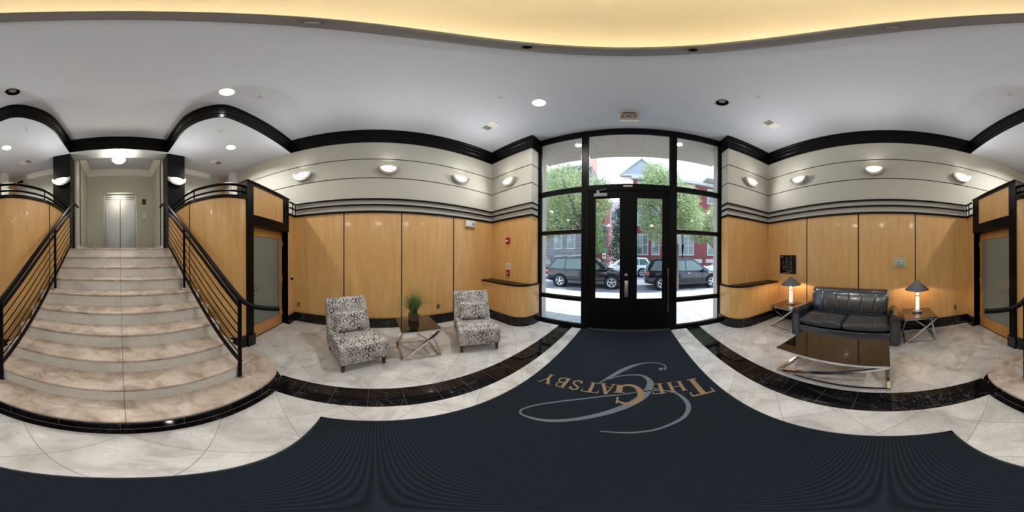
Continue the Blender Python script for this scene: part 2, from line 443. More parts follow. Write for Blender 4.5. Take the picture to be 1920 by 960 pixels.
def thing(name, label, cat, loc=(0, 0, 0), rotz=0, group=None):
    o = bpy.data.objects.new(name, None); o.empty_display_size = .1; C.objects.link(o)
    o.location = loc; o.rotation_euler = (0, 0, rotz); o['label'] = label; o['category'] = cat
    if group: o['group'] = group
    return o
def tag(o, label, cat, group=None):
    o['label'] = label; o['category'] = cat
    if group: o['group'] = group
    return o
def struct(o, label=None):
    o['kind'] = 'structure'
    if label: o['label'] = label
    return o
def dup(root, loc, rotz, label, name=None):
    r = root.copy(); C.objects.link(r); r.location = loc; r.rotation_euler = (0, 0, rotz); r['label'] = label
    for ch in list(root.children):
        c = ch.copy(); C.objects.link(c); c.parent = r
        for g in ch.children:
            d = g.copy(); C.objects.link(d); d.parent = c
    return r
def area(parent, name, loc, size, power, color=(1, .85, .65), spread=160):
    l = bpy.data.lights.new(name, 'AREA'); l.shape = 'DISK'; l.size = size; l.energy = power * LAMP; l.color = color; l.spread = rad(spread)
    o = bpy.data.objects.new(name, l); C.objects.link(o); o.parent = parent; o.location = loc; return o
def point(parent, name, loc, r, power, color=(1, .90, .76)):
    l = bpy.data.lights.new(name, 'POINT'); l.shadow_soft_size = r; l.energy = power * LAMP; l.color = color
    o = bpy.data.objects.new(name, l); C.objects.link(o); o.parent = parent; o.location = loc; return o
def circ(cx, cy, r, n=24): return [(cx + r * cos(2 * pi * i / n), cy + r * sin(2 * pi * i / n)) for i in range(n)]
def text_mesh(txt, size, depth, name, mat, parent, matrix, bold=0.0):
    cu = bpy.data.curves.new(name, 'FONT'); cu.body = txt; cu.size = size; cu.extrude = depth; cu.offset = bold; cu.align_x = 'CENTER'; cu.align_y = 'CENTER'
    t = bpy.data.objects.new(name + '_tmp', cu); C.objects.link(t)
    dg = bpy.context.evaluated_depsgraph_get(); me = bpy.data.meshes.new_from_object(t.evaluated_get(dg)); bpy.data.objects.remove(t)
    me.materials.clear(); me.materials.append(MAT[mat]); o = bpy.data.objects.new(name, me); C.objects.link(o); o.parent = parent; o.matrix_local = matrix; return o

# ================================================================== STRUCTURE
struct(MB().box((-3.5, -1.95, -.12), (3.5, 3.276, 0)).build('floor', 'marble_floor'))
# black inlaid bands of the floor
def band(path, wd, nm, z=.0012, joints=.30):
    m = MB(); m.sweep(path, [(0, .0002), (wd, .0002), (wd, z), (0, z)]); o = m.build(nm, 'black_marble')
    L = 0; jm = MB()
    for i in range(len(path) - 1):
        a = Vector(path[i]); b = Vector(path[i + 1]); d = b - a; n = Vector((d.y, -d.x)).normalized(); q = 0.0 if i == 0 else joints - (L % joints)
        while q < d.length:
            p = a + d.normalized() * q
            jm.bar((p.x, p.y, z + .0004), (p.x + n.x * wd, p.y + n.y * wd, z + .0004), .0014, .0006); q += joints
        L += d.length
    jm.build('joint_line', 'grout', o); return struct(o)
band([(-1.47, -.95), (-1.47, 3.20)], .30, 'trim_1')
band([(1.17, -.95), (1.17, 3.20)], .30, 'trim_2')
struct(MB().box((-2.0, 3.20, .0002), (2.0, 3.276, .003)).build('trim_3', 'black_marble'))

# walls: upper plaster, lower maple, grooves
def wall_side(sx, nm):
    m = MB(); x0, x1 = sx * W, sx * (W + .16)
    m.cur = 0; m.box((x0, -4.6, 2.51), (x1, F + .3, 5.3))
    m.cur = 1; m.box((x0, -1.95, 0), (x1, F + .3, 2.51))
    o = struct(m.build(nm, ['plaster', 'maple']))
    g = MB()
    for z in (ZG1, ZG2): g.box((sx * (W - .0015), -3.76, z - .011), (sx * (W + .002), F, z + .011))
    g.build('groove', 'joint', o)
    ys = (-.641, .57, 1.786) if sx < 0 else (-.600, .579, 1.772)
    for y in ys:
        MB().box((sx * (W - .002), y - .012, ZB), (sx * (W + .002), y + .012, 2.505)).build('panel_joint', 'joint', o)
    return o
wl_ = wall_side(-1, 'wall_left'); wr_ = wall_side(1, 'wall_right')
# piers left and right of the glazed front
def pier(sx, nm):
    m = MB()
    m.cur = 0; m.box((sx * PX, F, 2.51), (sx * (W + .001), 3.30, 5.3))
    m.cur = 1; m.box((sx * PX, F, 0), (sx * (W + .001), 3.30, 2.51))
    o = struct(m.build(nm, ['plaster', 'maple']))
    g = MB()
    for z in (ZG1, ZG2):
        g.box((sx * (PX - .0015), F - .0015, z - .011), (sx * W, F + .002, z + .011))
        g.box((sx * (PX - .0015), F - .0015, z - .011), (sx * (PX + .002), 3.25, z + .011))
    g.build('groove', 'joint', o); return o
pier(-1, 'wall_front_left'); pier(1, 'wall_front_right')

# low curved ledge in front of each pier
def ledge(sx, nm):
    out = [(W, 2.63), (2.40, 2.63), (2.25, 2.655), (2.13, 2.72), (2.05, 2.83), (2.01, 2.97), (2.0, 3.10), (2.0, 3.245)]
    out = [out[0]] + smooth(out[1:-1], 4) + [out[-1]]
    out = [(sx * a, b) for a, b in out]
    poly = out + [(sx * W, 3.245)]
    o = struct(MB().prism(poly, .20, .935).build(nm, 'maple', smooth=True))
    off = .02
    c = Vector((sx * 3.0, 3.3))
    def grow(d): return [(sx * W, 2.63 - d)] + [(p[0] - sx * d * k, p[1] - d * (1 - k)) for p in out[1:-1] for k in [min(1, max(0, (p[1] - 2.60) / .36))]] + [(sx * (2.0 - d), 3.245)]
    MB().prism(grow(.018) + [(sx * W, 3.245)], .935, .968).build('ledge_top', 'black_lacquer', o, smooth=True)
    MB().prism(grow(.035) + [(sx * W, 3.245)], .0, ZB).build('ledge_base', 'black_marble', o, smooth=True)
    return o
ledge(-1, 'wall_ledge_left'); ledge(1, 'wall_ledge_right')

# baseboards
for sx, nm in ((-1, 'baseboard_left'), (1, 'baseboard_right')):
    m = MB(); m.box((sx * W, -1.80, 0), (sx * (W - .04), 2.60, ZB)); m.box((sx * W, -1.80, 0), (sx * 3.045, -1.762, ZB))
    o = struct(m.build(nm, 'black_marble'))
    j = MB()
    for i in range(14): j.box((sx * (W - .0405), -1.55 + i * .305, .002), (sx * (W - .041), -1.548 + i * .305, ZB - .002))
    j.build('joint_line', 'grout', o)

# drum walls beside the stair, mezzanine parapets
for sx, nm in ((-1, 'wall_stair_left'), (1, 'wall_stair_right')):
    P = DRUMS if sx < 0 else mir(DRUMS)
    o = struct(MB().sweep(P, [(0, 0), (-sx * .12, 0), (-sx * .12, 2.525), (0, 2.525)]).build(nm, 'maple', smooth=True))
    MB().sweep(P[:12], [(sx * .03, 0), (0, 0), (0, ZB), (sx * .03, ZB)]).build('baseboard', 'black_marble', o, smooth=True)
    MB().sweep(P, [(sx * .025, 2.525), (-sx * .14, 2.525), (-sx * .14, 2.572), (sx * .025, 2.572)]).build('parapet_cap', 'black_lacquer', o, smooth=True)
    MB().box((sx * 1.166, -2.566, .9), (sx * 1.19, -2.558, 2.52)).build('panel_joint', 'joint', o)
# side returns at the back corners of the lounge
for sx, nm in ((-1, 'wall_return_left'), (1, 'wall_return_right')):
    o = struct(MB().box((sx * W, -1.80, 0), (sx * 3.05, -1.96, 2.51)).build(nm, 'maple'))

# mezzanine floor, walls, corridor
struct(MB().plate([[(-3.36, -2.05), (-1.95, -2.05), (-1.40, -2.30), (-1.2, -2.7), (-1.2, -3.33), (1.2, -3.33), (1.2, -2.7), (1.40, -2.30), (1.95, -2.05), (3.36, -2.05), (3.36, -4.47), (1.16, -4.47), (1.16, -5.62), (-1.2, -5.62), (-1.2, -4.47), (-3.36, -4.47)]], LAND - .001).build('landing_floor', 'travertine'))
struct(MB().box((-3.5, -4.45, 1.7), (-1.17, -4.55, 5.3)).build('wall_back_left', 'plaster'))
struct(MB().box((3.5, -4.45, 1.7), (1.09, -4.55, 5.3)).build('wall_back_right', 'plaster'))
for sx in (-1, 1):
    o = struct(MB().box((sx * 3.40, -4.45, 1.76), (sx * 3.20, -4.43, ZC)).build('trim_' + ('11' if sx < 0 else '12'), 'maple'))
    o = struct(MB().prism([(0, 0), (.035, 0), (.055, .05), (.10, .10), (.12, .15), (0, .15)], 0, 1, 'x').build('trim_' + str(8 if sx < 0 else 9), 'white_paint'))
    o.scale = (1.17, 1, 1); o.location = (-2.75 if sx < 0 else 1.58, -4.45, ZC - .16)
    struct(MB().box((sx * 3.36, -3.78, 1.76), (sx * 3.18, -3.98, ZC)).build('wall_column_' + ('left' if sx < 0 else 'right'), 'white_paint'))
    p = MB().box((sx * 1.14, -3.70, 1.76), (sx * 1.58, -4.10, ZC)).build('wall_pilaster_' + ('left' if sx < 0 else 'right'), 'black_lacquer'); struct(p)
struct(MB().box((-1.17, -4.10, 1.7), (-1.27, -5.7, 5.3)).build('wall_corridor_left', 'plaster'))
struct(MB().box((1.09, -4.10, 1.7), (1.19, -5.7, 5.3)).build('wall_corridor_right', 'plaster'))
# elevator wall with opening
m = MB(); m.box((-1.2, -5.6, 1.7), (-.615, -5.75, 5.3)); m.box((.525, -5.6, 1.7), (1.12, -5.75, 5.3)); m.box((-.615, -5.6, 3.89), (.525, -5.75, 5.3))
struct(m.build('wall_elevator', 'plaster'))
# crown, base and vertical mouldings of the corridor
cr_ = [(0, ZH - .25), (.03, ZH - .25), (.05, ZH - .19), (.10, ZH - .10), (.13, ZH - .06), (.13, ZH), (0, ZH)]
struct(MB().sweep([(-1.17, -4.12), (-1.17, -5.6), (1.09, -5.6), (1.09, -4.12)], [(-o, z) for o, z in cr_]).build('trim_4', 'white_paint'))
m = MB(); m.sweep([(-1.17, -4.12), (-1.17, -5.6), (-.68, -5.6)], [(0, 1.76), (-.015, 1.76), (-.015, 1.88), (0, 1.88)]); m.sweep([(.59, -5.6), (1.09, -5.6), (1.09, -4.12)], [(0, 1.76), (-.015, 1.76), (-.015, 1.88), (0, 1.88)])
struct(m.build('corridor_baseboard', 'white_paint'))

# ceilings
def can_holes(pts, r=.098): return [circ(x, y, r, 24)[::-1] for x, y in pts]
RC, RO, RI = (0.0, .375), .775, .60
CANS_M = [(-1.26, -1.62), (1.24, -1.63), (-1.25, 2.0), (1.26, 1.98)]
CANS_S = [(-2.275, -2.77), (2.275, -2.77)]
main = [(-PX, G), (-PX, F), (-W, F)] + CORNS + mir(CORNS)[::-1] + [(W, F), (PX, F), (PX, G)]
struct(MB().plate([main, circ(RC[0], RC[1], RO - .02, 64)[::-1]] + can_holes(CANS_M), ZH).build('ceiling', 'ceiling_paint', recalc=False))
sof = [(-3.5, -1.90)] + CORNS[1:] + mir(CORNS)[::-1][:-1] + [(3.5, -1.90), (3.5, -4.5), (1.10, -4.5), (1.10, -4.10), (-1.16, -4.10), (-1.16, -4.5), (-3.5, -4.5)]
struct(MB().plate([sof] + can_holes(CANS_S), ZC).build('soffit_ceiling', 'ceiling_paint', recalc=False))
struct(MB().box((-1.2, -4.10, ZC), (1.12, -4.08, ZH)).build('soffit_edge_ceiling', 'ceiling_paint'))
struct(MB().box((-1.2, -4.10, ZH), (1.12, -5.7, ZH + .02)).build('corridor_ceiling', 'ceiling_paint'))
# dome above the ring
prof = [(RO - .02, ZH), (RO + .12, ZH + .02), (RO + .14, ZH + .12)] + [((RO + .14) * cos(t), ZH + .12 + .42 * sin(t)) for t in [i * pi / 2 / 12 for i in range(1, 12)]] + [(.001, ZH + .54)]
struct(MB().lathe(prof, (RC[0], RC[1], 0), 64).build('dome_ceiling', 'dome_paint', smooth=True))
# unseen outer shell added to keep daylight from leaking in
m = MB(); m.box((-3.7, -5.9, 5.5), (3.7, 3.65, 5.6)); m.box((-3.52, -5.9, -.2), (-3.7, 3.65, 5.6)); m.box((3.52, -5.9, -.2), (3.7, 3.65, 5.6)); m.box((-3.7, -5.9, -.2), (3.7, -5.8, 5.6)); m.box((-3.7, 3.29, ZH + .02), (3.7, 3.6, 5.6))
m.box((-3.7, -5.9, -.3), (3.7, 3.28, -.2))
m.box((-1.2, -4.10, ZH + .01), (1.2, -3.66, ZH + .02))
struct(m.build('daylight_blocker', 'plaster'))

m = MB(); m.box((-3.7, 3.302, -.2), (-2.04, 3.62, 5.6)); m.box((2.04, 3.302, -.2), (3.7, 3.62, 5.6))
struct(m.build('wall_exterior', 'canopy'))
# stepped black cornice
cp = [(0, ZC), (-.022, ZC), (-.022, ZC + .11), (-.036, ZC + .122), (-.036, ZC + .125), (-.026, ZC + .135), (-.026, ZC + .245), (-.042, ZC + .26), (-.030, ZC + .272), (-.030, ZC + .37), (-.052, ZC + .385), (-.058, ZH - .001), (.05, ZH - .001), (.05, ZC + .01), (0, ZC + .01)]
cpath = [(-PX, 3.245), (-PX, F), (-W, F)] + CORNS + mir(CORNS)[::-1] + [(W, F), (PX, F), (PX, 3.245)]
struct(MB().sweep(cpath, cp).build('trim_5', 'black_lacquer', smooth=True))
# ledge strip and two rails along the walls
rp = [(-3.09, -1.80), (-W, -1.80), (-W, F), (-PX, F), (-PX, 3.24)]
def rp_off(d): return [(-3.07, -1.80 + d), (-W + d, -1.80 + d), (-W + d, F - d), (-PX + d, F - d), (-PX + d, 3.24)]
for sx, nm in ((-1, 'trim_6'), (1, 'trim_7')):
    P = rp if sx < 0 else mir(rp)
    o = struct(MB().sweep(P, [(0, 2.503), (-sx * .03, 2.503), (-sx * .03, 2.545), (0, 2.545)]).build(nm, 'black_lacquer'))
    for z in (2.672, 2.804):
        Q = rp_off(.035) if sx < 0 else mir(rp_off(.035))
        MB().sweep(Q, [(-.014, z - .016), (.014, z - .016), (.014, z + .016), (-.014, z + .016)]).build('rail', 'black_metal', o)
    for p in ((-3.20, -1.765), (-3.325, -1.765)): MB().box((-sx * p[0] - .009, p[1] - .009, 2.545), (-sx * p[0] + .009, p[1] + .009, 2.815)).build('post', 'black_metal', o)
    for y in (-.641, .57, 1.786, 2.85):
        for q in (2.660, 2.792): MB().box((sx * 3.33, y - .006, q), (sx * W, y + .006, q + .024)).build('rail_bracket', 'black_metal', o)

# door portals at the back corners
def portal(sx, nm):
    m = MB()
    def B(a, b): m.box((sx * a[0], a[1], a[2]), (sx * b[0], b[1], b[2]))
    y0, y1 = -1.80, -2.04
    B((1.80, y0, 0), (1.95, y1, 2.88)); B((1.95, y0, 2.10), (3.09, y1, 2.28)); B((1.95, y0, 2.82), (3.09, y1, 2.88)); B((2.87, y0, 2.28), (3.09, y1, 2.82)); B((3.05, y0 - .001, 0), (3.09, y1, 2.10)); B((1.95, y0 - .04, 2.28), (2.87, y1, 2.82))
    B((1.79, y0 + .012, 2.872), (3.11, y1 - .01, 2.892))
    o = struct(m.build(nm, 'black_lacquer'))
    MB().box((sx * 1.955, y0 - .012, 2.285), (sx * 2.865, y0 - .035, 2.815)).build('upper_panel', 'maple', o)
    MB().box((sx * 1.79, y0 + .03, 0), (sx * 1.96, y0, ZB)).build('post_base', 'black_marble', o)
    # leaf
    yd, yb = -1.952, -1.992
    l = MB()
    def L(a, b, c, d): l.box((sx * a, yd, c), (sx * b, yb, d))
    L(1.97, 2.10, .012, 2.10); L(2.93, 3.04, .012, 2.10); L(2.10, 2.93, 1.97, 2.10); L(2.10, 2.93, .012, .25)
    lf = l.build('door_leaf', 'door_oak', o)
    MB().box((sx * 2.10, yd - .012, .25), (sx * 2.93, yb + .012, 1.97)).build('frosted_pane', 'frosted', lf)
    b = MB()
    for (a, b_, c, d) in ((2.10, 2.115, .25, 1.97), (2.915, 2.93, .25, 1.97), (2.10, 2.93, 1.955, 1.97), (2.10, 2.93, .25, .265)): b.box((sx * a, yd + .004, c), (sx * b_, yd - .006, d))
    b.build('glazing_bead', 'door_oak', lf)
    h = MB(); hx = sx * 2.145
    h.cyl((hx, yd, 1.0), (hx, yd + .012, 1.0), .027, 20); h.cyl((hx, yd + .01, 1.0), (hx, yd + .05, 1.0), .009, 12); h.tube([(hx, yd + .05, 1.0), (hx + sx * .05, yd + .055, 1.0), (hx + sx * .12, yd + .048, .995)], .008, 10)
    h.build('lever_handle', 'chrome', lf, smooth=True)
    for z in (.28, 1.08, 1.86):
        g = MB(); g.cyl((sx * 3.045, yd + .008, z - .05), (sx * 3.045, yd + .008, z + .05), .008, 10); g.box((sx * 3.03, yd, z - .05), (sx * 3.05, yd + .003, z + .05)); g.build('hinge', 'nickel', lf)
    MB().box((sx * 1.96, y0 - .14, 0), (sx * 3.05, -2.03, .010)).build('threshold', 'black_marble', o)
    MB().box((sx * 1.95, -2.05, 0), (sx * 3.3, -2.06, 2.5)).build('backing', 'black_matte', o)
    return o
portal(-1, 'door_1'); portal(1, 'door_2')

# ------------------------------------------------------------------ glazed front
FY0, FY1 = 3.235, 3.305
def bars(nm, L, parent=None, mat='black_metal', y0=FY0, y1=FY1):
    m = MB()
    for x0, x1, z0, z1 in L: m.box((x0, y0, z0), (x1, y1, z1))
    return m.build(nm, mat, parent)
def sidelight(x0, x1, nm):
    o = struct(bars(nm, [(x0, x1, 0, .075), (x0, x1, .63, .71), (x0, x1, 2.085, 2.16), (x0, x1, 3.03, 3.14), (x0, x1, 4.65, ZH), (x0, x0 + (.07 if x0 < 0 else .001), 0, ZH), (x1 - (.07 if x0 > 0 else .001), x1, 0, ZH)]))
    a, b = (x0 + .07, x1) if x0 < 0 else (x0, x1 - .07)
    for z0, z1 in ((.075, .63), (.71, 2.085), (2.16, 3.03), (3.14, 4.65)):
        MB().box((a - .003, 3.268, z0 - .003), (b + .003, 3.276, z1 + .003)).build('glass_pane', 'pane_glass', o)
        t = .016; bars('glazing_bead', [(a, b, z0, z0 + t), (a, b, z1 - t, z1), (a, a + t, z0, z1), (b - t, b, z0, z1)], o, 'nickel', 3.282, 3.300)
    return o
sidelight(-2.04, -.985, 'window_1'); sidelight(.965, 2.04, 'window_3')
w2 = struct(bars('window_2', [(-.985, -.85, 0, ZH), (.82, .965, 0, ZH), (-.85, .82, 3.02, 3.14), (-.85, .82, 4.65, ZH)]))
MB().box((-.853, 3.268, 3.137), (.823, 3.276, 4.653)).build('glass_pane', 'pane_glass', w2)
bars('glazing_bead', [(-.85, .82, 3.14, 3.156), (-.85, .82, 4.634, 4.65), (-.85, -.834, 3.14, 4.65), (.804, .82, 3.14, 4.65)], w2, 'nickel', 3.282, 3.300)
MB().box((-.125, 3.228, 3.065), (.058, 3.236, 3.108)).build('number_plate', 'nickel', w2)
# entrance doors
d3 = struct(bars('door_3', [(-.85, -.825, 0, 3.02), (.795, .82, 0, 3.02), (-.85, .82, 2.985, 3.02)], None, 'black_metal', 3.23, 3.31))
bars('astragal', [(-.026, -.006, .035, 2.98)], d3, 'black_matte', 3.24, 3.30)
bars('threshold', [(-.85, .82, 0.0, .03)], d3, 'nickel', 3.215, 3.31)
for (x0, x1, g0, g1) in ((-.822, -.018, -.695, -.178), (-.014, .792, .14, .672)):
    lf = bars('door_leaf', [(x0, g0, .035, 2.98), (g1, x1, .035, 2.98), (g0, g1, .035, .72), (g0, g1, 2.825, 2.98)], d3, 'black_matte', 3.245, 3.295)
    MB().box((g0 - .003, 3.268, .717), (g1 + .003, 3.276, 2.828)).build('glass_pane', 'pane_glass', lf)
    bars('glazing_bead', [(g0, g1, .72, .733), (g0, g1, 2.812, 2.825), (g0, g0 + .013, .72, 2.825), (g1 - .013, g1, .72, 2.825)], lf, 'black_metal', 3.238, 3.246)
    bars('lower_panel', [(x0 + .11, x1 - .11, .14, .62)], lf, 'black_metal', 3.239, 3.246)
m = MB(); m.rbox((-.055, 3.225, .94), (.075, .035, .34), .008); m.cyl((-.06, 3.24, 1.23), (-.06, 3.215, 1.23), .03, 20)
m.tube([(-.055, 3.21, .98), (-.055, 3.17, .96), (-.055, 3.17, .86), (-.055, 3.21, .84)], .010, 10)
m.build('lock_plate', 'nickel', d3, smooth=True)
MB().tube([(.775, 3.24, 1.36), (.775, 3.185, 1.34), (.775, 3.185, .46), (.775, 3.24, .44)], .013, 12).build('pull_bar', 'nickel', d3, smooth=True)
m = MB(); m.rbox((-.575, 3.215, 2.885), (.27, .055, .07), .008); m.box((-.66, 3.2, 2.93), (-.60, 3.24, 2.99)); m.bar((-.63, 3.20, 2.985), (-.45, 3.12, 2.98), .02, .006)
m.build('door_closer', 'grey_plastic', d3)

# ================================================================== STAIR
st = thing('staircase', 'travertine staircase of ten steps rising to the elevator landing', 'staircase', (0, -.88, 0))
def S_(o): o.location = (0, .88, 0); return o
def plat(d, y0=-1.9):
    c = [(-1.5, -1.26), (-1.485, -1.13), (-1.43, -1.02), (-1.345, -.945), (-1.24, -.90), (-1.12, -.882)]
    c = smooth(c, 4)
    def g(p):
        v = Vector(p) - Vector((-1.12, -1.26)); v = v.normalized() * (v.length + d); return (-1.12 + v.x, -1.26 + v.y)
    c = [g(p) for p in c]
    return [(-1.5 - d, y0)] + c + mir(c)[::-1] + [(1.5 + d, y0)]
S_(MB().prism(plat(-.006), .0, .150).build('platform_base', 'black_marble', st, smooth=True))
P0 = plat(.0)
S_(MB().prism(plat(.004), .150, R_).build('step', 'travertine', st, smooth=True))
jm = MB()
for t in (-1.35, -1.05, -.70, -.35, 0.02, .37, .72, 1.06, 1.36):
    if abs(t) < 1.15: jm.box((t - .001, -.8875, .01), (t + .001, -.8885, .15))
S_(jm.build('joint_line', 'grout', st))
for k in range(2, 11):
    y = nose(k); hw = 1.19 if k <= 6 else 1.15; z = k * R_
    yb = nose(k + 1) - .03 if k < 10 else -3.36
    s_ = MB(); s_.cur = 0; s_.rbox((0, (y + yb) / 2, z - .016), (2 * hw, y - yb, .032), .008, 2)
    s_.cur = 1; s_.box((-hw + .004, y - .012, z - R_), (hw - .004, yb, z - .03))
    S_(s_.build('step', ['travertine', 'riser_stone'], st))
# floor band around the platform foot
inner, outer = plat(-.003), plat(.055)
o = struct(MB().plate([outer[1:-1] + inner[1:-1][::-1]], .0016).build('trim_10', 'black_marble'))

# stair railings
def railing(sx):
    t = thing('stair_railing', ('left' if sx < 0 else 'right'), 'railing', (sx * 1.03, -1.146, 0))
    t['label'] = 'black stair railing with thin rods, ' + ('on the patterned chair side of the steps' if sx < 0 else 'on the leather sofa side of the steps')
    y0, y1 = 0.0, -2.454
    def sl(z, k): return z + k * 2.454
    for y, z0, z1 in ((0, R_ - 0, 1.175), (-1.32, 6 * R_, 2.07), (y1, LAND, 2.85)):
        MB().cyl((0, y, z0), (0, y, z1), .021, 16).build('newel_post', 'black_metal', t, smooth=True)
        MB().lathe([(.0, .012), (.036, .010), (.042, 0), (0, 0)], (0, y, z0 + .0005), 20).build('post_collar', 'nickel', t, smooth=True)
    sec = [(-.024, -.016), (.024, -.016), (.030, -.004), (.030, .010), (.018, .019), (-.018, .019), (-.030, .010), (-.030, -.004)]
    pts = [(sx * .21, .31, 1.085), (sx * .16, .245, 1.088), (sx * .115, .18, 1.093), (sx * .07, .115, 1.105), (sx * .03, .055, 1.135), (0, 0, 1.18)]
    pts = smooth(pts, 4)[:-1] + [(0, 0, 1.18), (0, -1.2, 1.18 + .683 * 1.2), (0, y1 + .05, 2.825), (0, y1 - .03, 2.865), (0, y1 - .40, 2.865)]
    MB().tube(pts, 0, sec=sec).build('handrail', 'black_metal', t, smooth=True)
    MB().bar((0, y0, 1.097), (0, y1, sl(1.097, .655)), .014, .044).build('upper_bar', 'black_metal', t)
    MB().bar((0, y0 + .02, .417), (0, y1, sl(.417, .648)), .016, .052).build('bottom_bar', 'black_metal', t)
    for z in (.98, .868, .762, .648, .533):
        MB().cyl((0, y0, z), (0, y1, sl(z, .648)), .0062, 8).build('rod', 'black_metal', t, smooth=True)
    return t
railing(-1); railing(1)

# parapet railings
for sx in (-1, 1):
    t = thing('parapet_railing', 'curved black double rail on the wood parapet, ' + ('patterned chair side of stair' if sx < 0 else 'leather sofa side of stair'), 'railing', (sx * 1.8, -1.83, 2.572))
    P = [(p[0] - sx * 0, p[1]) for p in (DRUMS if sx < 0 else mir(DRUMS))]
    Q = [(p[0] - sx * 1.8 + sx * .045 * min(1, i / 12), p[1] + 1.83 - .045 * max(0, 1 - i / 12)) for i, p in enumerate(P)]
    MB().tube([(a, b, .205) for a, b in Q], .024, 12).build('top_rail', 'black_metal', t, smooth=True)
    MB().tube([(a, b, .090) for a, b in Q], .018, 12).build('lower_rail', 'black_metal', t, smooth=True)
    for i in (2, 20, len(Q) - 2):
        a, b = Q[i]; MB().cyl((a, b, -.0), (a, b, .2), .011, 10).build('post', 'black_metal', t)

# blue masking tape at the stair side ends
for sx in (-1, 1):
    m = MB(); m.box((sx * 1.191, -1.50, .37), (sx * 1.197, -1.60, .49)); m.box((sx * 1.191, -1.47, .40), (sx * 1.196, -1.50, .45))
    tag(m.build('masking_tape', 'tape'), 'blue masking tape stuck to the third step end, ' + ('patterned chair side' if sx < 0 else 'leather sofa side'), 'tape')

# ------------------------------------------------------------------ ceiling ring
rg = thing('ceiling_ring', 'round stepped grey ring framing the glowing ceiling dome', 'ceiling ring', (RC[0], RC[1], ZH))
MB().lathe([(RO, 0), (RO, -.018), (RO - .014, -.022), (RO - .014, -.038), (RO - .028, -.042), (RO - .028, -.058), (RO - .045, -.064), (RI + .02, -.064), (RI + .012, -.056), (RI + .004, -.060), (RI, -.05), (RI, .05), (RI + .01, .05), (RO - .02, .0)], n=96).build('ring_moulding', 'ring_grey', rg, smooth=True)
MB().lathe([(RI + .05, .03), (RI + .062, .042), (RI + .074, .03), (RI + .062, .018), (RI + .05, .03)], n=64).build('cove_tube', 'cove_tube', rg, smooth=True)
MB().lathe([(RI, .05), (RI + .02, .015), (RO + .0, .012)], n=64).build('cove_shelf', 'white_paint', rg, smooth=True)
for i, (x, y) in enumerate(((-.385, -.147), (-.538, .747), (.372, .91), (.509, 0.0))):
    v = Vector((x - RC[0], y - RC[1])).normalized() * .672
    MB().lathe([(0, -.094), (.022, -.092), (.03, -.075), (.03, -.062), (0, -.062)], (v.x, v.y, 0), 20).build('spot_cap', 'nickel' if i in (0, 3) else 'black_matte', rg, smooth=True)

# ------------------------------------------------------------------ recessed lights
def downlight(x, y, z, lit, label, pw=0):
    t = thing('recessed_light', label, 'ceiling light', (x, y, z))
    MB().lathe([(.094, .002), (.094, -.004), (.112, -.006), (.118, 0.0), (.112, .0)], n=32).build('trim_ring', 'white_paint' if lit else 'nickel', t, smooth=True)
    MB().lathe([(.096, 0), (.086, .06), (.07, .13), (.0, .135)], n=32).build('reflector', 'white_paint' if lit else 'black_matte', t, smooth=True)
    if lit:
        MB().lathe([(0, .012), (.06, .014), (.09, .028), (.09, .034), (0, .034)], n=24).build('lit_lens', 'bulb', t, smooth=True)
        area(t, 'lamp_glow', (0, 0, .004), .15, pw, (1, .95, .90), 150)
    else:
        m = MB(); m.lathe([(0, .035), (.05, .04), (.062, .06), (.062, .12), (0, .12)], n=20); m.bar((-.08, 0, .05), (.08, 0, .05), .006, .01)
        m.build('dead_bulb', 'grey_plastic', t, smooth=True)
    return t
DLP = 18
downlight(*CANS_M[0], ZH, True, 'lit recessed ceiling light in front of the stair, nearest the curved black cornice', 4)
downlight(*CANS_M[1], ZH, False, 'dark unlit recessed ceiling light near the stair on the sofa side', 0)
downlight(*CANS_M[2], ZH, True, 'lit recessed ceiling light left of the exit sign', DLP)
downlight(*CANS_M[3], ZH, False, 'unlit silver recessed ceiling light right of the exit sign', 0)
downlight(*CANS_S[0], ZC, True, 'lit recessed light in the low mezzanine ceiling above the patterned chair side door', 22)
downlight(*CANS_S[1], ZC, True, 'lit recessed light in the low mezzanine ceiling on the leather sofa side', 22)

# sprinklers
sprl = ['beside the lit light before the stair', 'near the front corner above the patterned chairs', 'near the front corner above the leather sofa', 'near the stair on the sofa side of the ceiling', 'in the low mezzanine ceiling with the lit light, chair side', 'in the low mezzanine ceiling, sofa side']
for (x, y, z), lb in zip(((-1.69, -1.40, ZH), (-1.61, 1.54, ZH), (1.57, 1.54, ZH), (1.56, -1.45, ZH), (-1.68, -2.36, ZC), (1.52, -2.40, ZC)), sprl):
    t = thing('sprinkler_head', 'small fire sprinkler head ' + lb, 'sprinkler', (x, y, z))
    MB().lathe([(0, -.004), (.032, -.005), (.036, 0), (0, 0)], n=20).build('escutcheon', 'white_plastic', t, smooth=True)
    m = MB(); m.cyl((0, 0, 0), (0, 0, -.035), .007, 8); m.lathe([(0, -.037), (.02, -.036), (.02, -.034), (0, -.034)], n=12)
    m.build('deflector', 'nickel', t)
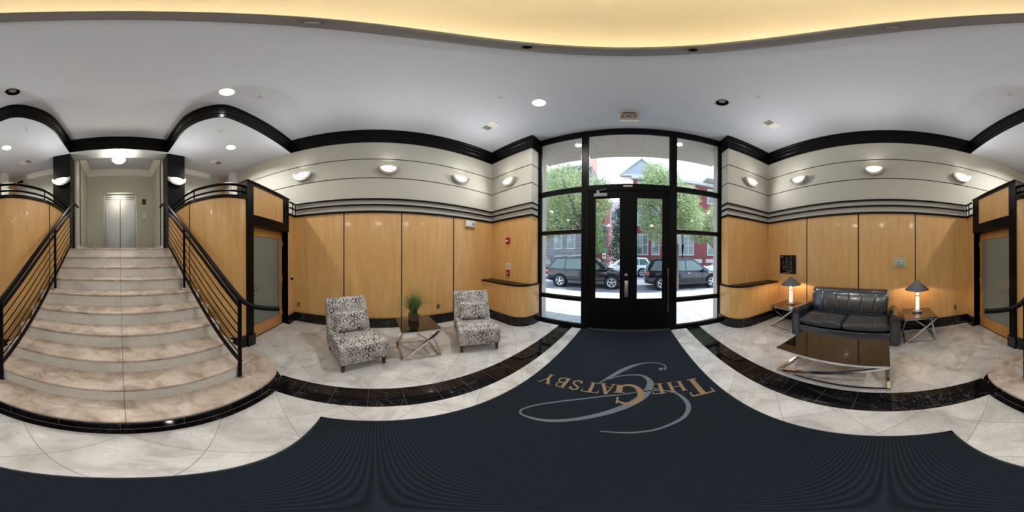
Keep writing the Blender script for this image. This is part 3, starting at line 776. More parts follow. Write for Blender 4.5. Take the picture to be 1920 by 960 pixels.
# vents
for (x, y, z, a, lb) in ((-2.40, 2.06, ZH, 0, 'ceiling air vent above the patterned chair near the front'), (2.35, 1.99, ZH, 0, 'ceiling air vent above the leather sofa side near the front'), (-2.44, -3.6, ZC, 0, 'air vent in the low mezzanine ceiling, patterned chair side'), (2.33, -3.64, ZC, 0, 'air vent in the low mezzanine ceiling beside the camera')):
    t = thing('ceiling_vent', lb, 'vent', (x, y, z), a)
    m = MB(); m.box((-.17, -.10, -.006), (.17, -.085, 0)); m.box((-.17, .085, -.006), (.17, .10, 0)); m.box((-.17, -.1, -.006), (-.155, .1, 0)); m.box((.155, -.1, -.006), (.17, .1, 0)); m.box((-.008, -.1, -.006), (.008, .1, 0))
    m.build('vent_frame', 'white_paint', t)
    MB().box((-.155, -.085, -.0015), (.155, .085, -.0005)).build('vent_backing', 'black_matte', t)
    m = MB()
    for i in range(7): yy = -.078 + i * .026; m.bar((-.155, yy, -.004), (-.005, yy, -.004), .018, .0015)
    m.build('louvres', 'grey_plastic', t)
    m = MB()
    for i in range(9): yy = -.08 + i * .02; m.bar((.005, yy, -.004), (.155, yy, -.004), .017, .0015)
    m.build('louvres', 'white_paint', t)

# exit sign
t = thing('exit_sign', 'exit sign hanging from the ceiling before the entrance doors', 'sign', (-.01, 2.69, ZH))
MB().rbox((0, 0, -.155), (.325, .05, .25), .006).build('housing', 'exit_face', t)
MB().box((-.10, -.03, -.03), (.10, .03, 0)).build('mount', 'dark_wood', t)
MB().rbox((0, 0, -.287), (.33, .056, .014), .003).build('lower_edge', 'white_paint', t)
text_mesh('EXIT', .155, .002, 'lettering', 'exit_red', t, Matrix.Translation((0, -.0265, -.150)) @ Matrix.Rotation(rad(90), 4, 'X') @ Matrix.Diagonal((.85, 1.15, 1, 1)), .0015)

# ------------------------------------------------------------------ wall sconces
def make_sconce(label):
    """local: wall plane is x-z, lamp projects to +y"""
    t = thing('wall_sconce', label, 'sconce', group=None)
    vs = []; fs = []; n, m_ = 32, 8
    for j in range(m_ + 1):
        ph = j / m_ * pi / 2
        for i in range(n):
            a = 2 * pi * i / n
            vs.append((.172 * cos(a) * cos(ph), .008 + .075 * sin(ph), (.150 if sin(a) < 0 else .045) * sin(a) * cos(ph) - .01))
    for j in range(m_):
        for i in range(n): fs.append((j * n + i, j * n + (i + 1) % n, (j + 1) * n + (i + 1) % n, (j + 1) * n + i))
    MB().add(vs, fs).build('glass_bowl', 'bulb_glass', t, smooth=True)
    pts = [(.197 * cos(pi + pi * i / 28), .046, .178 * sin(pi + pi * i / 28)) for i in range(29)]
    MB().tube(pts, 0, sec=[(-.030, -.026), (-.006, -.040), (.016, -.036), (.027, -.02), (.027, .040), (-.030, .040)], up=(0, 1, 0)).build('silver_crescent', 'nickel', t, smooth=True)
    ar = area(t, 'lamp_glow', (0, .10, .02), .12, 1.6, (1, .95, .90), 150)
    ar.rotation_euler = (rad(180 - 42), 0, 0)
    ar = area(t, 'bowl_glow', (0, .088, -.065), .26, 4.6, (1, .97, .93), 175)
    ar.data.shape = 'ELLIPSE'; ar.data.size_y = .10; ar.rotation_euler = (rad(78), 0, 0)
    return t
sc0 = make_sconce('half moon wall sconce on the left wall, above the side table with the plant')
sc0.location = (-W, .285, 3.62); sc0.rotation_euler = (0, 0, -pi / 2)
SC = [((-W, -1.571), -pi / 2, 'half moon wall sconce on the left wall, nearest the glass door'),
      ((-W, 1.944), -pi / 2, 'half moon wall sconce on the left wall, above the emergency light box'),
      ((W, 1.96), pi / 2, 'half moon wall sconce on the sofa wall, nearest the front corner'),
      ((W, .25), pi / 2, 'half moon wall sconce on the sofa wall, centred above the sofa'),
      ((W, -1.64), pi / 2, 'half moon wall sconce on the sofa wall, nearest the glass door'),
      ((-2.70, F), pi, 'half moon wall sconce on the pier above the red fire alarm'),
      ((2.70, F), pi, 'half moon wall sconce on the pier right of the glazed front'),
      ((-1.35, -3.70), 0, 'half moon sconce on the black pilaster between elevator and left stair railing'),
      ((1.35, -3.70), 0, 'half moon sconce on the black pilaster at the left edge of the photo')]
for (x, y), a, lb in SC:
    dup(sc0, (x, y, 3.60 if abs(y + 3.7) < .01 else 3.62), a, lb)

# ------------------------------------------------------------------ elevator and corridor fittings
el = thing('elevator', 'stainless steel elevator doors at the top of the stair', 'elevator', (-.045, -5.6, LAND))
m = MB(); m.box((-.57, .015, 0), (-.52, -.12, 2.13)); m.box((.52, .015, 0), (.57, -.12, 2.13)); m.box((-.57, .015, 2.06), (.57, -.12, 2.13)); m.build('frame', 'brushed_steel', el)
for a, b in ((-.515, -.007), (.007, .515)): MB().rbox(((a + b) / 2, -.075, .935), (b - a, .03, 1.87), .004).build('sliding_door', 'brushed_steel', el)
MB().box((-.52, -.10, 0), (.52, -.11, 2.08)).build('shaft_backing', 'black_matte', el)
MB().box((-.52, -.055, 1.88), (.52, -.07, 2.06)).build('header_panel', 'nickel', el)
m = MB(); m.box((-.52, -.052, 1.95), (.52, -.056, 1.965)); m.build('header_groove', 'black_matte', el)
def z_at(py, d=5.6): return 1.6 + d * math.tan(rad((480 - py) * .1875))
t = thing('floor_indicator', 'dark floor indicator beside the elevator, topmost of three plates', 'indicator', (-.87, -5.6, z_at(378)))
MB().rbox((0, .008, 0), (.13, .016, .21), .004).build('housing', 'indicator', t); MB().box((-.045, .016, -.085), (.045, .018, .085)).build('display', 'exit_red', t)
t = thing('call_button_plate', 'white plate with round call button beside the elevator', 'button', (-.87, -5.6, z_at(404)))
MB().rbox((0, .005, 0), (.13, .01, .18), .003).build('plate', 'white_plastic', t); m = MB(); m.cyl((0, .01, .0), (0, .017, 0), .035, 20); m.build('button', 'nickel', t)
t = thing('key_switch_plate', 'narrow plate with red label under the elevator call button', 'plate', (-.87, -5.6, z_at(418)))
MB().rbox((0, .004, 0), (.07, .008, .25), .003).build('plate', 'white_plastic', t); MB().box((-.014, .008, .02), (.014, .0095, .11)).build('red_label', 'red_plastic', t)
m = MB()
for z in (-.02, -.055, -.09): m.cyl((0, .008, z), (0, .012, z), .012, 12)
m.build('key_switches', 'black_matte', t)
t = thing('pendant_light', 'glowing bowl pendant with white centre bar above the landing', 'pendant light', (0, -3.86, ZC))
MB().rbox((0, .06, -.215), (.05, .02, .43), .004).build('centre_bar', 'white_paint', t)
MB().lathe([(.0, -.34), (.06, -.332), (.12, -.295), (.158, -.24), (.162, -.225), (.150, -.232), (.11, -.28), (.05, -.318), (0, -.326)], n=40, c=(0, -.02, .02)).build('glass_bowl', 'pendant_glass', t, smooth=True)
MB().lathe([(.160, -.238), (.172, -.226), (.160, -.212), (.148, -.226), (.160, -.238)], n=40, c=(0, -.02, .02)).build('rim', 'nickel', t, smooth=True)
MB().lathe([(0, 0), (.07, 0), (.07, -.025), (0, -.03)], n=24, c=(0, -.02, 0)).build('canopy', 'white_paint', t, smooth=True)
m = MB(); m.cyl((0, -.02, 0), (0, -.02, -.28), .010, 10); m.build('stem', 'nickel', t)
point(t, 'lamp_glow', (0, -.02, -.25), .03, 4, (1, .90, .74))
# security camera
t = thing('security_camera', 'black security camera hanging by a wire near the low ceiling', 'camera', (2.93, -4.25, ZC))
m = MB(); m.tube([(0, 0, 0), (.02, 0, -.12), (-.04, .02, -.22), (0, .02, -.28)], .004, 6); m.tube([(.05, 0, 0), (.08, 0, -.18), (.03, .02, -.29)], .003, 6); m.build('wire', 'black_matte', t)
m = MB(); m.cyl((-.06, .02, -.30), (.07, .04, -.31), .035, 14); m.cyl((-.10, .015, -.295), (-.05, .02, -.30), .045, 14); m.build('camera_body', 'black_matte', t, smooth=True)

# ================================================================== DOOR MAT WITH LETTERING
mt = thing('door_mat', 'large dark ribbed entrance mat with gold lettering and grey monogram', 'mat', (-.065, 1.43, 0))
def ml(o): o.location = (.065, -1.43, 0); return o
ml(MB().rbox((-.065, 1.432, .0055), (1.78, 3.52, .009), .003).build('mat_field', 'mat_rib', mt))
m = MB(); x0, x1, y0, y1 = -.965, .835, -.338, 3.2
for a, b in (((x0, y0, .0), (x1, y0 + .035, .0075)), ((x0, y1 - .02, 0), (x1, y1, .0075)), ((x0, y0, 0), (x0 + .035, y1, .0075)), ((x1 - .035, y0, 0), (x1, y1, .0075))): m.box(a, b)
ml(m.build('mat_border', 'mat_edge', mt))
ZM = .0108
def stroke(m, pts, ws, z=ZM, n=5):
    P = smooth([(p[0], p[1], w_) for p, w_ in zip(pts, ws)], n); L, Rr = [], []
    for i, p in enumerate(P):
        a = Vector(P[max(i - 1, 0)][:2]); b = Vector(P[min(i + 1, len(P) - 1)][:2]); d = (b - a).normalized(); nn = Vector((-d.y, d.x)) * max(p[2], .003) / 2
        L.append((p[0] + nn.x, p[1] + nn.y, z)); Rr.append((p[0] - nn.x, p[1] - nn.y, z))
    k = len(P); m.add(L + Rr, [(i, i + 1, k + i + 1, k + i) for i in range(k - 1)])
mg = MB()
stroke(mg, [(.395, 1.872), (.425, 1.862), (.447, 1.90), (.446, 1.979), (.359, 2.044), (.219, 2.061), (.077, 2.005), (-.055, 1.894), (-.168, 1.746), (-.261, 1.60), (-.295, 1.56)], [.03, .03, .022, .018, .018, .022, .05, .062, .05, .03, .01], ZM)
mg.lathe([(0, ZM), (.034, ZM)], (.392, 1.882, 0), 20)
stroke(mg, [(-.271, 1.584), (-.162, 1.699), (-.049, 1.764), (.072, 1.782), (.167, 1.754), (.226, 1.643), (.206, 1.514), (.148, 1.389), (.06, 1.274), (-.061, 1.158), (-.166, 1.07), (-.289, .974), (-.406, .897), (-.503, .86), (-.608, .85), (-.663, .867), (-.683, .924), (-.621, 1.05), (-.458, 1.203), (-.215, 1.342), (-.033, 1.402), (.114, 1.45), (.264, 1.455), (.361, 1.426), (.427, 1.368), (.463, 1.238), (.445, 1.114), (.373, 1.001), (.28, .934), (.171, .875), (.079, .85), (-.008, .843), (-.131, .849)],
       [.01, .015, .02, .022, .035, .06, .075, .08, .07, .06, .05, .04, .036, .03, .02, .016, .016, .018, .02, .018, .016, .016, .018, .02, .026, .036, .036, .03, .024, .02, .018, .016, .010], ZM)
ml(mg.build('monogram', 'grey_mat', mt))
# serif capitals from bars: coordinates in cap heights, x to the reader's right, y up
def arc(cx, cy, rx, ry, a0, a1, n=14): return [(cx + rx * cos(rad(a0 + (a1 - a0) * i / n)), cy + ry * sin(rad(a0 + (a1 - a0) * i / n))) for i in range(n + 1)]
TK, TN, SF = .17, .07, .055
GLY = {
 'T': (.84, [([(.42, 0), (.42, 1)], TK), ([(.03, .965), (.81, .965)], .07), ([(.04, .97), (.06, .74)], .045), ([(.80, .97), (.78, .74)], .045), ([(.24, .025), (.60, .025)], .05)]),
 'H': (.90, [([(.18, 0), (.18, 1)], TK), ([(.72, 0), (.72, 1)], TK), ([(.18, .5), (.72, .5)], TN), ([(.02, .025), (.34, .025)], .05), ([(.02, .975), (.34, .975)], .05), ([(.56, .025), (.88, .025)], .05), ([(.56, .975), (.88, .975)], .05)]),
 'E': (.74, [([(.20, 0), (.20, 1)], TK), ([(.03, .97), (.64, .97)], .06), ([(.2, .52), (.50, .52)], TN), ([(.03, .03), (.68, .03)], .06), ([(.63, .99), (.61, .76)], .045), ([(.50, .64), (.50, .40)], .045), ([(.66, .01), (.69, .26)], .045)]),
 'G': (.95, [(arc(.50, .5, .40, .48, 48, 180), .0), (arc(.50, .5, .40, .48, 180, 318), .0), ([(.78, .03), (.78, .42)], TK), ([(.60, .43), (.94, .43)], .05), ([(.80, .98), (.80, .66)], .05)]),
 'A': (.88, [([(.12, 0), (.42, 1)], TN), ([(.42, 1), (.72, 0)], TK), ([(.20, .33), (.62, .33)], .055), ([(0, .025), (.26, .025)], .05), ([(.56, .025), (.88, .025)], .05)]),
 'S': (.64, [([(.53, .72), (.50, .88), (.33, .97), (.16, .90), (.11, .74), (.22, .60), (.40, .48), (.53, .34), (.52, .15), (.34, .03), (.16, .08), (.09, .28)], .115), ([(.55, .98), (.54, .72)], .045), ([(.08, .02), (.09, .28)], .045)]),
 'B': (.80, [([(.20, 0), (.20, 1)], TK), (([(.2, .97), (.42, .97)] + arc(.42, .755, .22, .215, 80, -80) + [(.2, .53)]), .08), (([(.2, .53), (.45, .53)] + arc(.45, .275, .25, .245, 80, -80) + [(.2, .03)]), .09), ([(.03, .975), (.3, .975)], .05), ([(.03, .025), (.3, .025)], .05)]),
 'Y': (.84, [([(.42, 0), (.42, .48)], TK), ([(.42, .44), (.14, 1)], TK), ([(.42, .44), (.68, 1)], TN), ([(.24, .025), (.60, .025)], .05), ([(0, .975), (.30, .975)], .05), ([(.54, .975), (.84, .975)], .05)]),
}
lm = MB()
def glyph(ch, xs, xe, h, y0=1.58, z=ZM + .0006):
    adv, L = GLY[ch]; kx = (xe - xs) / adv                # xs: photo-right edge (reader's left)
    for q, (pts, wd) in enumerate(L):
        P = [(xs + a * kx, y0 - b * h) for a, b in pts]
        if ch == 'G' and q < 2:
            n = len(P); ws = [h * (.05 + .13 * sin(pi * (i / (n - 1)) / 2)) if q == 0 else h * (.18 - .12 * (i / (n - 1))) for i in range(n)]
            stroke(lm, P, ws, z + q * .0001, 1)
        else: stroke(lm, P, [wd * h] * len(P), z + q * .0001, 1)
for ch, a, b, h in (('T', .765, .53, .315), ('H', .545, .375, .19), ('E', .350, .205, .19), ('G', .150, -.118, .34), ('A', -.105, -.265, .19), ('T', -.245, -.415, .19), ('S', -.428, -.542, .19), ('B', -.56, -.695, .19), ('Y', -.715, -.868, .19)): glyph(ch, a, b, h)
ml(lm.build('lettering', 'gold_mat', mt))

# ================================================================== FURNITURE
def make_chair(label):
    """slipper chair: +x is the front"""
    t = thing('slipper_chair', label, 'chair', group=None)
    hw = .315
    seat = [(.36, .155), (.372, .19), (.372, .37), (.35, .425), (.29, .445), (-.20, .425), (-.34, .42), (-.37, .155)]
    back = [(-.16, .30), (-.20, .50), (-.29, .72), (-.36, .875), (-.395, .905), (-.45, .91), (-.49, .885), (-.495, .85), (-.44, .62), (-.385, .35), (-.365, .16), (-.26, .16)]
    def body(prof, nm, hw_):
        bm = bmesh.new(); P = smooth(prof + [prof[0]], 3)[:-1]
        A = [bm.verts.new((a, -hw_, b)) for a, b in P]; B = [bm.verts.new((a, hw_, b)) for a, b in P]; n = len(P)
        fa = bm.faces.new(A[::-1]); fb = bm.faces.new(B)
        for i in range(n): bm.faces.new((A[i], A[(i + 1) % n], B[(i + 1) % n], B[i]))
        bm.normal_update()
        bmesh.ops.bevel(bm, geom=[e for e in fa.edges] + [e for e in fb.edges], offset=.022, segments=3, affect='EDGES', profile=.5)
        me = bpy.data.meshes.new(nm); bmesh.ops.recalc_face_normals(bm, faces=bm.faces); bm.to_mesh(me); bm.free()
        me.materials.append(MAT['circle_fabric']); me.polygons.foreach_set('use_smooth', [True] * len(me.polygons))
        try: me.set_sharp_from_angle(angle=rad(50))
        except Exception: pass
        o = bpy.data.objects.new(nm, me); C.objects.link(o); o.parent = t; return o
    body(seat, 'seat', hw)
    body(back, 'backrest', hw + .01)
    # lumbar pillow: its own loose cushion kept as part of the upholstery set
    p = MB(); cushion(p, .46, .31, .13); o = p.build('lumbar_cushion', 'circle_fabric', t, smooth=True)
    o.location = (-.155, 0, .595); o.rotation_euler = (0, rad(-22), 0)
    for sx_, sy_ in ((.305, -.27), (.305, .27), (-.305, -.27), (-.305, .27)):
        m = MB(); a, b = .024, .016
        top = [(sx_ + i * a, sy_ + j * a, .165) for i, j in ((-1, -1), (1, -1), (1, 1), (-1, 1))]; bot = [(sx_ + (.012 if sx_ > 0 else -.012) + i * b, sy_ + j * b, 0) for i, j in ((-1, -1), (1, -1), (1, 1), (-1, 1))]
        m.add(top + bot, [(0, 1, 2, 3), (7, 6, 5, 4)] + [(i, (i + 1) % 4 + 0, (i + 1) % 4 + 4, i + 4) for i in range(4)]); m.build('leg', 'leg_brown', t)
    return t
def cushion(m, wy, hz, th, nx=16, nz=12):
    """pillow in the y-z plane, thickness along x"""
    def prof(u, v): return (max(0, 1 - abs(u) ** 3.0) * max(0, 1 - abs(v) ** 3.0)) ** .5
    vs = []; idx = {}
    for s_ in (1, -1):
        for i in range(nx + 1):
            for j in range(nz + 1):
                u = -1 + 2 * i / nx; v = -1 + 2 * j / nz
                edge = abs(u) > .999 or abs(v) > .999
                if s_ < 0 and edge: idx[(s_, i, j)] = idx[(1, i, j)]; continue
                pull = 1 - .05 * (abs(u * v) ** 2) * -1 - .04 * (1 - abs(v)) * (abs(u) > .9)
                idx[(s_, i, j)] = len(vs); vs.append((s_ * th / 2 * prof(u, v), u * wy / 2 * pull, v * hz / 2 * (1 + .03 * abs(u) ** 3)))
    fs = []
    for s_ in (1, -1):
        for i in range(nx):
            for j in range(nz): fs.append((idx[(s_, i, j)], idx[(s_, i + 1, j)], idx[(s_, i + 1, j + 1)], idx[(s_, i, j + 1)]))
    m.add(vs, fs)
ch = make_chair('circle patterned armless chair beside the glass door, left of the plant table')
ch.location = (-2.185, -.265, 0); ch.rotation_euler = (0, 0, rad(28)); ch['group'] = 'patterned slipper chairs'
dup(ch, (-2.20, 1.585, 0), rad(-23), 'circle patterned armless chair near the front corner, right of the plant table')

# chrome X tables
def make_xtable(label, w_, d_, h_, nm='side_table', b=.026):
    """top spans x 0..d_, y 0..w_; zigzag diagonals"""
    t = thing(nm, label, 'table'); x0, x1, y0, y1 = -d_ / 2, d_ / 2, -w_ / 2, w_ / 2
    MB().rbox((0, 0, h_ - .005), (d_, w_, .010), .002).build('tabletop', 'tinted_top', t)
    def frame(z, nm_):
        m = MB(); q = b / 2
        m.box((x0, y0, z - q), (x1, y0 + b, z + q)); m.box((x0, y1 - b, z - q), (x1, y1, z + q)); m.box((x0, y0 + b, z - q), (x0 + b, y1 - b, z + q)); m.box((x1 - b, y0 + b, z - q), (x1, y1 - b, z + q))
        m.build(nm_, 'chrome', t)
    frame(h_ - .022, 'top_frame'); frame(b / 2, 'base_frame')
    q = b / 2; zt, zb = h_ - .033, b
    for a, c in (((x0 + q, y1 - q), (x0 + q, y0 + q)), ((x1 - q, y1 - q), (x0 + q, y1 - q)), ((x1 - q, y0 + q), (x1 - q, y1 - q)), ((x0 + q, y0 + q), (x1 - q, y0 + q))):
        p0 = Vector((a[0], a[1], zb)); p1 = Vector((c[0], c[1], zt)); dd = (p1 - p0).normalized(); side = Vector((-(p1 - p0).y, (p1 - p0).x, 0)).normalized()
        MB().bar(p0, p1, b, b, up=tuple(dd.cross(side))).build('diagonal_leg', 'chrome', t)
    return t
# mirror of handedness: the diagonals climb towards +y on the room side
tb = make_xtable('chrome side table with plant, between the two patterned chairs', .56, .57, .52)
tb.location = (-2.33, .63, 0); tb.rotation_euler = (0, 0, pi); tb['group'] = 'chrome side tables with black glass tops'
dup(tb, (2.985, -.585, 0), 0, 'chrome side table with lamp, between sofa and glass door')
dup(tb, (2.985, 2.025, 0), 0, 'chrome side table with lamp, in the front corner beside the sofa')
ct = make_xtable('low rectangular chrome coffee table with black glass top before the sofa', 1.225, .61, .42, 'coffee_table', .030)
ct.location = (1.815, .578, 0)

# potted grass
t = thing('potted_grass', 'artificial grass in a small square brown pot on the side table', 'plant', (-2.47, .615, .52), rad(8))
m = MB(); m.rbox((0, 0, .062), (.135, .135, .124), .006); m.build('pot', 'pot', t)
MB().box((-.058, -.058, .1245), (.058, .058, .128)).build('soil', 'bark', t)
m = MB(); rg_ = random.Random(3)
for i in range(520):
    a = rg_.uniform(0, 2 * pi); r0 = rg_.uniform(0, .045); L = rg_.uniform(.34, .58); lean = rg_.uniform(.10, 1.25); ww = rg_.uniform(.002, .0036)
    x, y = r0 * cos(a), r0 * sin(a); pts = []
    for k in range(6):
        q = k / 5; hz_ = L * q * (1 - .30 * lean * q); ou = L * lean * .82 * q ** 1.35; drop = L * .42 * (q ** 3.2) * lean ** 1.5
        pts.append(Vector((x + ou * cos(a), y + ou * sin(a), .126 + hz_ - drop)))
    sd_ = Vector((-sin(a), cos(a), 0)); vs = []
    for k, p in enumerate(pts): wq = ww * (1 - k / 5.2); vs += [p - sd_ * wq, p + sd_ * wq]
    m.add(vs, [(2 * k, 2 * k + 1, 2 * k + 3, 2 * k + 2) for k in range(5)])
o = m.build('grass_blades', 'grass_blade', t, recalc=False); o['kind'] = 'stuff'

# table lamps
def make_lamp(label):
    t = thing('table_lamp', label, 'lamp')
    MB().lathe([(0, 0), (.088, 0), (.09, .01), (.088, .034), (.075, .038), (.05, .04), (0, .04)], n=32).build('base', 'nickel', t, smooth=True)
    MB().lathe([(0, .04), (.040, .04), (.040, .34), (0, .34)], n=32).build('frosted_column', 'lamp_glass', t, smooth=True)
    MB().lathe([(0, .34), (.040, .341), (.040, .42), (0, .42)], n=32).build('upper_column', 'lamp_glass', t, smooth=True)
    for z in (.045, .338, .412): MB().lathe([(.040, z - .007), (.047, z - .006), (.047, z + .006), (.040, z + .007)], n=32).build('metal_ring', 'nickel', t, smooth=True)
    for q in range(3): a = q * 2 * pi / 3; MB().cyl((.046 * cos(a), .046 * sin(a), .04), (.046 * cos(a), .046 * sin(a), .42), .004, 8).build('side_rod', 'nickel', t)
    MB().lathe([(.228, .455), (.226, .458), (.02, .632), (.0, .638), (.0, .632), (.015, .625), (.222, .453), (.228, .455)], n=48).build('lamp_shade', 'shade', t, smooth=True)
    MB().lathe([(0, .43), (.02, .432), (.03, .46), (.022, .49), (0, .50)], n=20).build('bulb', 'bulb', t, smooth=True)
    point(t, 'lamp_glow', (0, 0, .475), .03, 21, (1, .63, .36))
    return t
lp = make_lamp('cone shaded table lamp on the side table next to the glass door')
lp.location = (3.04, -.575, .52); lp['group'] = 'table lamps with dark cone shades'
dup(lp, (3.04, 2.00, .52), 0, 'cone shaded table lamp on the corner side table under the black map sign')

# leather loveseat: local x to the front (-X of the room), y along
sf = thing('leather_sofa', 'black leather two seat sofa against the right maple wall', 'sofa', (2.96, .74, 0), pi)
def prof_arm():
    w2 = .08
    return [(-w2, .03), (w2, .03), (w2 + .004, .50), (w2 - .01, .56), (w2 * .5, .605), (0, .618), (-w2 * .5, .605), (-w2 + .01, .56), (-w2 - .004, .50)]
def extr(profile, x0, x1, shape=None, n=8):
    m = MB(); k = len(profile); rings = []
    for i in range(n + 1):
        q = i / n; x = x0 + (x1 - x0) * q; s1, dz = (shape(q) if shape else (1, 0))
        rings.append([(x, a * s1, .03 + (b - .03) * (1 + dz)) for a, b in profile])
    vs = [p for R in rings for p in R]
    m.add(vs, [(i * k + j, i * k + (j + 1) % k, (i + 1) * k + (j + 1) % k, (i + 1) * k + j) for i in range(n) for j in range(k)] + [tuple(range(k))[::-1], tuple(n * k + j for j in range(k))])
    return m
for sy_ in (-1, 1):
    yc = sy_ * .88
    m = extr(smooth(prof_arm() + [prof_arm()[0]], 3)[:-1], -.34, .335, lambda q: (1.0, .015 * sin(q * pi) - .03 * (1 - q)))
    o = m.build('armrest', 'leather', sf, smooth=True); o.location = (0, yc, 0)
    fp = MB(); P = [(a * .78, .05 + (b - .05) * .965) for a, b in prof_arm()]; P = smooth(P[1:] + [], 3)
    fp.tube([(.345, a, b) for a, b in [(-.056, .04)] + [(-a, b) for a, b in P[1:-1]][::1] + [(.056, .04)]] if False else [(.342, .068 * cos(t_) , .50 + .085 * sin(t_)) for t_ in [0 + i * pi / 14 for i in range(15)]] , .009, 8)
    fp.cyl((.342, .068, .05), (.342, .068, .50), .009, 8); fp.cyl((.342, -.068, .05), (.342, -.068, .50), .009, 8)
    g = fp.build('piping', 'leather', o, smooth=True)
MB().rbox((.30, 0, .205), (.07, 1.62, .13), .022, 3).build('front_rail', 'leather', sf, smooth=True)
MB().rbox((-.02, 0, .16), (.60, 1.60, .16), .02).build('base', 'leather', sf, smooth=True)
for yc in (-.402, .402):
    m = MB(); nx, ny = 44, 52; vs = []
    rr_ = random.Random(int(yc * 10))
    def zt(u, v):
        e = (max(0, 1 - abs(u) ** 6) * max(0, 1 - abs(v) ** 6)) ** .35
        wr = .015 * sin(14 * u * (1 - .3 * v) + 3 * sin(3 * v + yc * 9)) * (1 - abs(u)) + .008 * sin(24 * v + 5 * sin(4 * u)) * max(0, u)
        return .085 * e + wr * e - .012 * (1 - u * u) * (1 - v * v)
    N = (nx + 1) * (ny + 1)
    for s_ in (1, -1):
        for i in range(nx + 1):
            for j in range(ny + 1):
                u = -1 + 2 * i / nx; v = -1 + 2 * j / ny
                vs.append((.04 + u * .305, yc + v * .396, .375 + (zt(u, v) if s_ > 0 else -.09 * (max(0, 1 - abs(u) ** 8) * max(0, 1 - abs(v) ** 8)) ** .3)))
    fs = [(s_ * N + i * (ny + 1) + j, s_ * N + (i + 1) * (ny + 1) + j, s_ * N + (i + 1) * (ny + 1) + j + 1, s_ * N + i * (ny + 1) + j + 1) for s_ in (0, 1) for i in range(nx) for j in range(ny)]
    m.add(vs, fs); o = m.build('seat_cushion', 'leather_creased', sf, smooth=True)
# back: channelled panels
m = MB(); ny, nz = 72, 16; vs = []
hb = .795
def backpt(v, q, front):
    y = v * hb * (1 - .11 * (1 - q) ** 1.5 - (.05 * max(0, q - .85) / .15 if q > .85 else 0))
    z = .30 + .64 * q
    ch_ = -.010 * math.exp(-((((v + 1) / 2 * 6) % 1 - 0) * 22) ** 2) - .010 * math.exp(-((1 - ((v + 1) / 2 * 6) % 1) * 22) ** 2)
    rnd = (max(0, 1 - abs(v) ** 10)) ** .5
    fx = -.10 - .115 * q ** 1.3
    if front: x = fx + .055 * sin(min(1, q * 1.02) * pi) ** .6 * rnd + ch_ * (q < .93) - (.05 * ((q - .9) / .1) ** 2 if q > .9 else 0)
    else: x = -.335
    return (x, y, z + (.01 * (1 - v * v)))
for front in (1, 0):
    for i in range(ny + 1):
        for j in range(nz + 1): vs.append(backpt(-1 + 2 * i / ny, j / nz, front))
N = (ny + 1) * (nz + 1)
fs = [(s_ * N + i * (nz + 1) + j, s_ * N + (i + 1) * (nz + 1) + j, s_ * N + (i + 1) * (nz + 1) + j + 1, s_ * N + i * (nz + 1) + j + 1) for s_ in (0, 1) for i in range(ny) for j in range(nz)]
for j in range(nz): fs += [(j, j + 1, N + j + 1, N + j), (ny * (nz + 1) + j, N + ny * (nz + 1) + j, N + ny * (nz + 1) + j + 1, ny * (nz + 1) + j + 1)]
for i in range(ny): fs += [(i * (nz + 1) + nz, (i + 1) * (nz + 1) + nz, N + (i + 1) * (nz + 1) + nz, N + i * (nz + 1) + nz), (i * (nz + 1), N + i * (nz + 1), N + (i + 1) * (nz + 1), (i + 1) * (nz + 1))]
m.add(vs, fs); m.build('backrest', 'leather', sf, smooth=True)
for sx_, sy_ in ((.28, -.85), (.28, .85), (-.28, -.85), (-.28, .85)):
    MB().cyl((sx_, sy_, 0), (sx_, sy_, .05), .026, 16).build('foot', 'black_matte', sf)

# ------------------------------------------------------------------ things on the walls
def wallthing(nm, label, cat, loc, face):
    """local: y points out of the wall"""
    return thing(nm, label, cat, loc, {'L': -pi / 2, 'R': pi / 2, 'F': pi, 'B': 0}[face])
def outlet(loc, face, label):
    t = wallthing('wall_outlet', label, 'outlet', loc, face)
    MB().rbox((0, .003, 0), (.075, .006, .12), .003).build('plate', 'nickel', t)
    [MB().rbox((0, .006, q), (.034, .006, .03), .004).build('socket', 'black_matte', t) for q in (.028, -.028)]
    return t
outlet((-W, -1.70, .425), 'L', 'wall outlet near the glass door behind the left patterned chair')
outlet((-W, 1.40, .41), 'L', 'wall outlet between the plant table and the right patterned chair')
ot = outlet((W, -1.495, .425), 'R', 'wall outlet with a cable beside the lamp table on the right wall')
m = MB(); m.tube(smooth([(0, .02, -.03), (0, .03, -.15), (.0, .045, -.30), (-.05, .045, -.36), (-.20, .045, -.385), (-.50, .045, -.39), (-.85, .045, -.41)], 5), .004, 8)
o = m.build('plugged_cable', 'grey_plastic', ot, smooth=True)
t = wallthing('light_switch', 'small white wall switch with black knob beside the left glass door', 'switch', (-3.22, -1.80, 1.065), 'B')
MB().rbox((-.02, .006, 0), (.075, .012, .12), .003).build('plate', 'white_plastic', t); m = MB(); m.cyl((.035, .0, 0), (.035, .04, 0), .026, 16); m.cyl((.035, .04, 0), (.05, .06, .03), .012, 10); m.build('knob', 'black_matte', t)
t = wallthing('emergency_light', 'white emergency light box high on the left maple wall', 'emergency light', (-W, 2.235, 2.385), 'L')
MB().rbox((0, .03, 0), (.30, .06, .165), .008).build('housing', 'white_plastic', t); MB().rbox((.06, .062, 0), (.15, .012, .13), .005).build('lamp_cover', 'white_paint', t)
m = MB(); m.cyl((-.085, .06, 0), (-.085, .08, 0), .035, 16); m.build('lamp_head', 'nickel', t)
t = wallthing('fire_strobe', 'red fire alarm strobe above the ledge left of the entrance', 'alarm', (-2.735, F, 1.97), 'F')
MB().rbox((0, .02, 0), (.115, .04, .15), .006).build('housing', 'red_plastic', t); MB().rbox((.012, .045, -.012), (.085, .02, .035), .006).build('strobe_lens', 'lens', t)
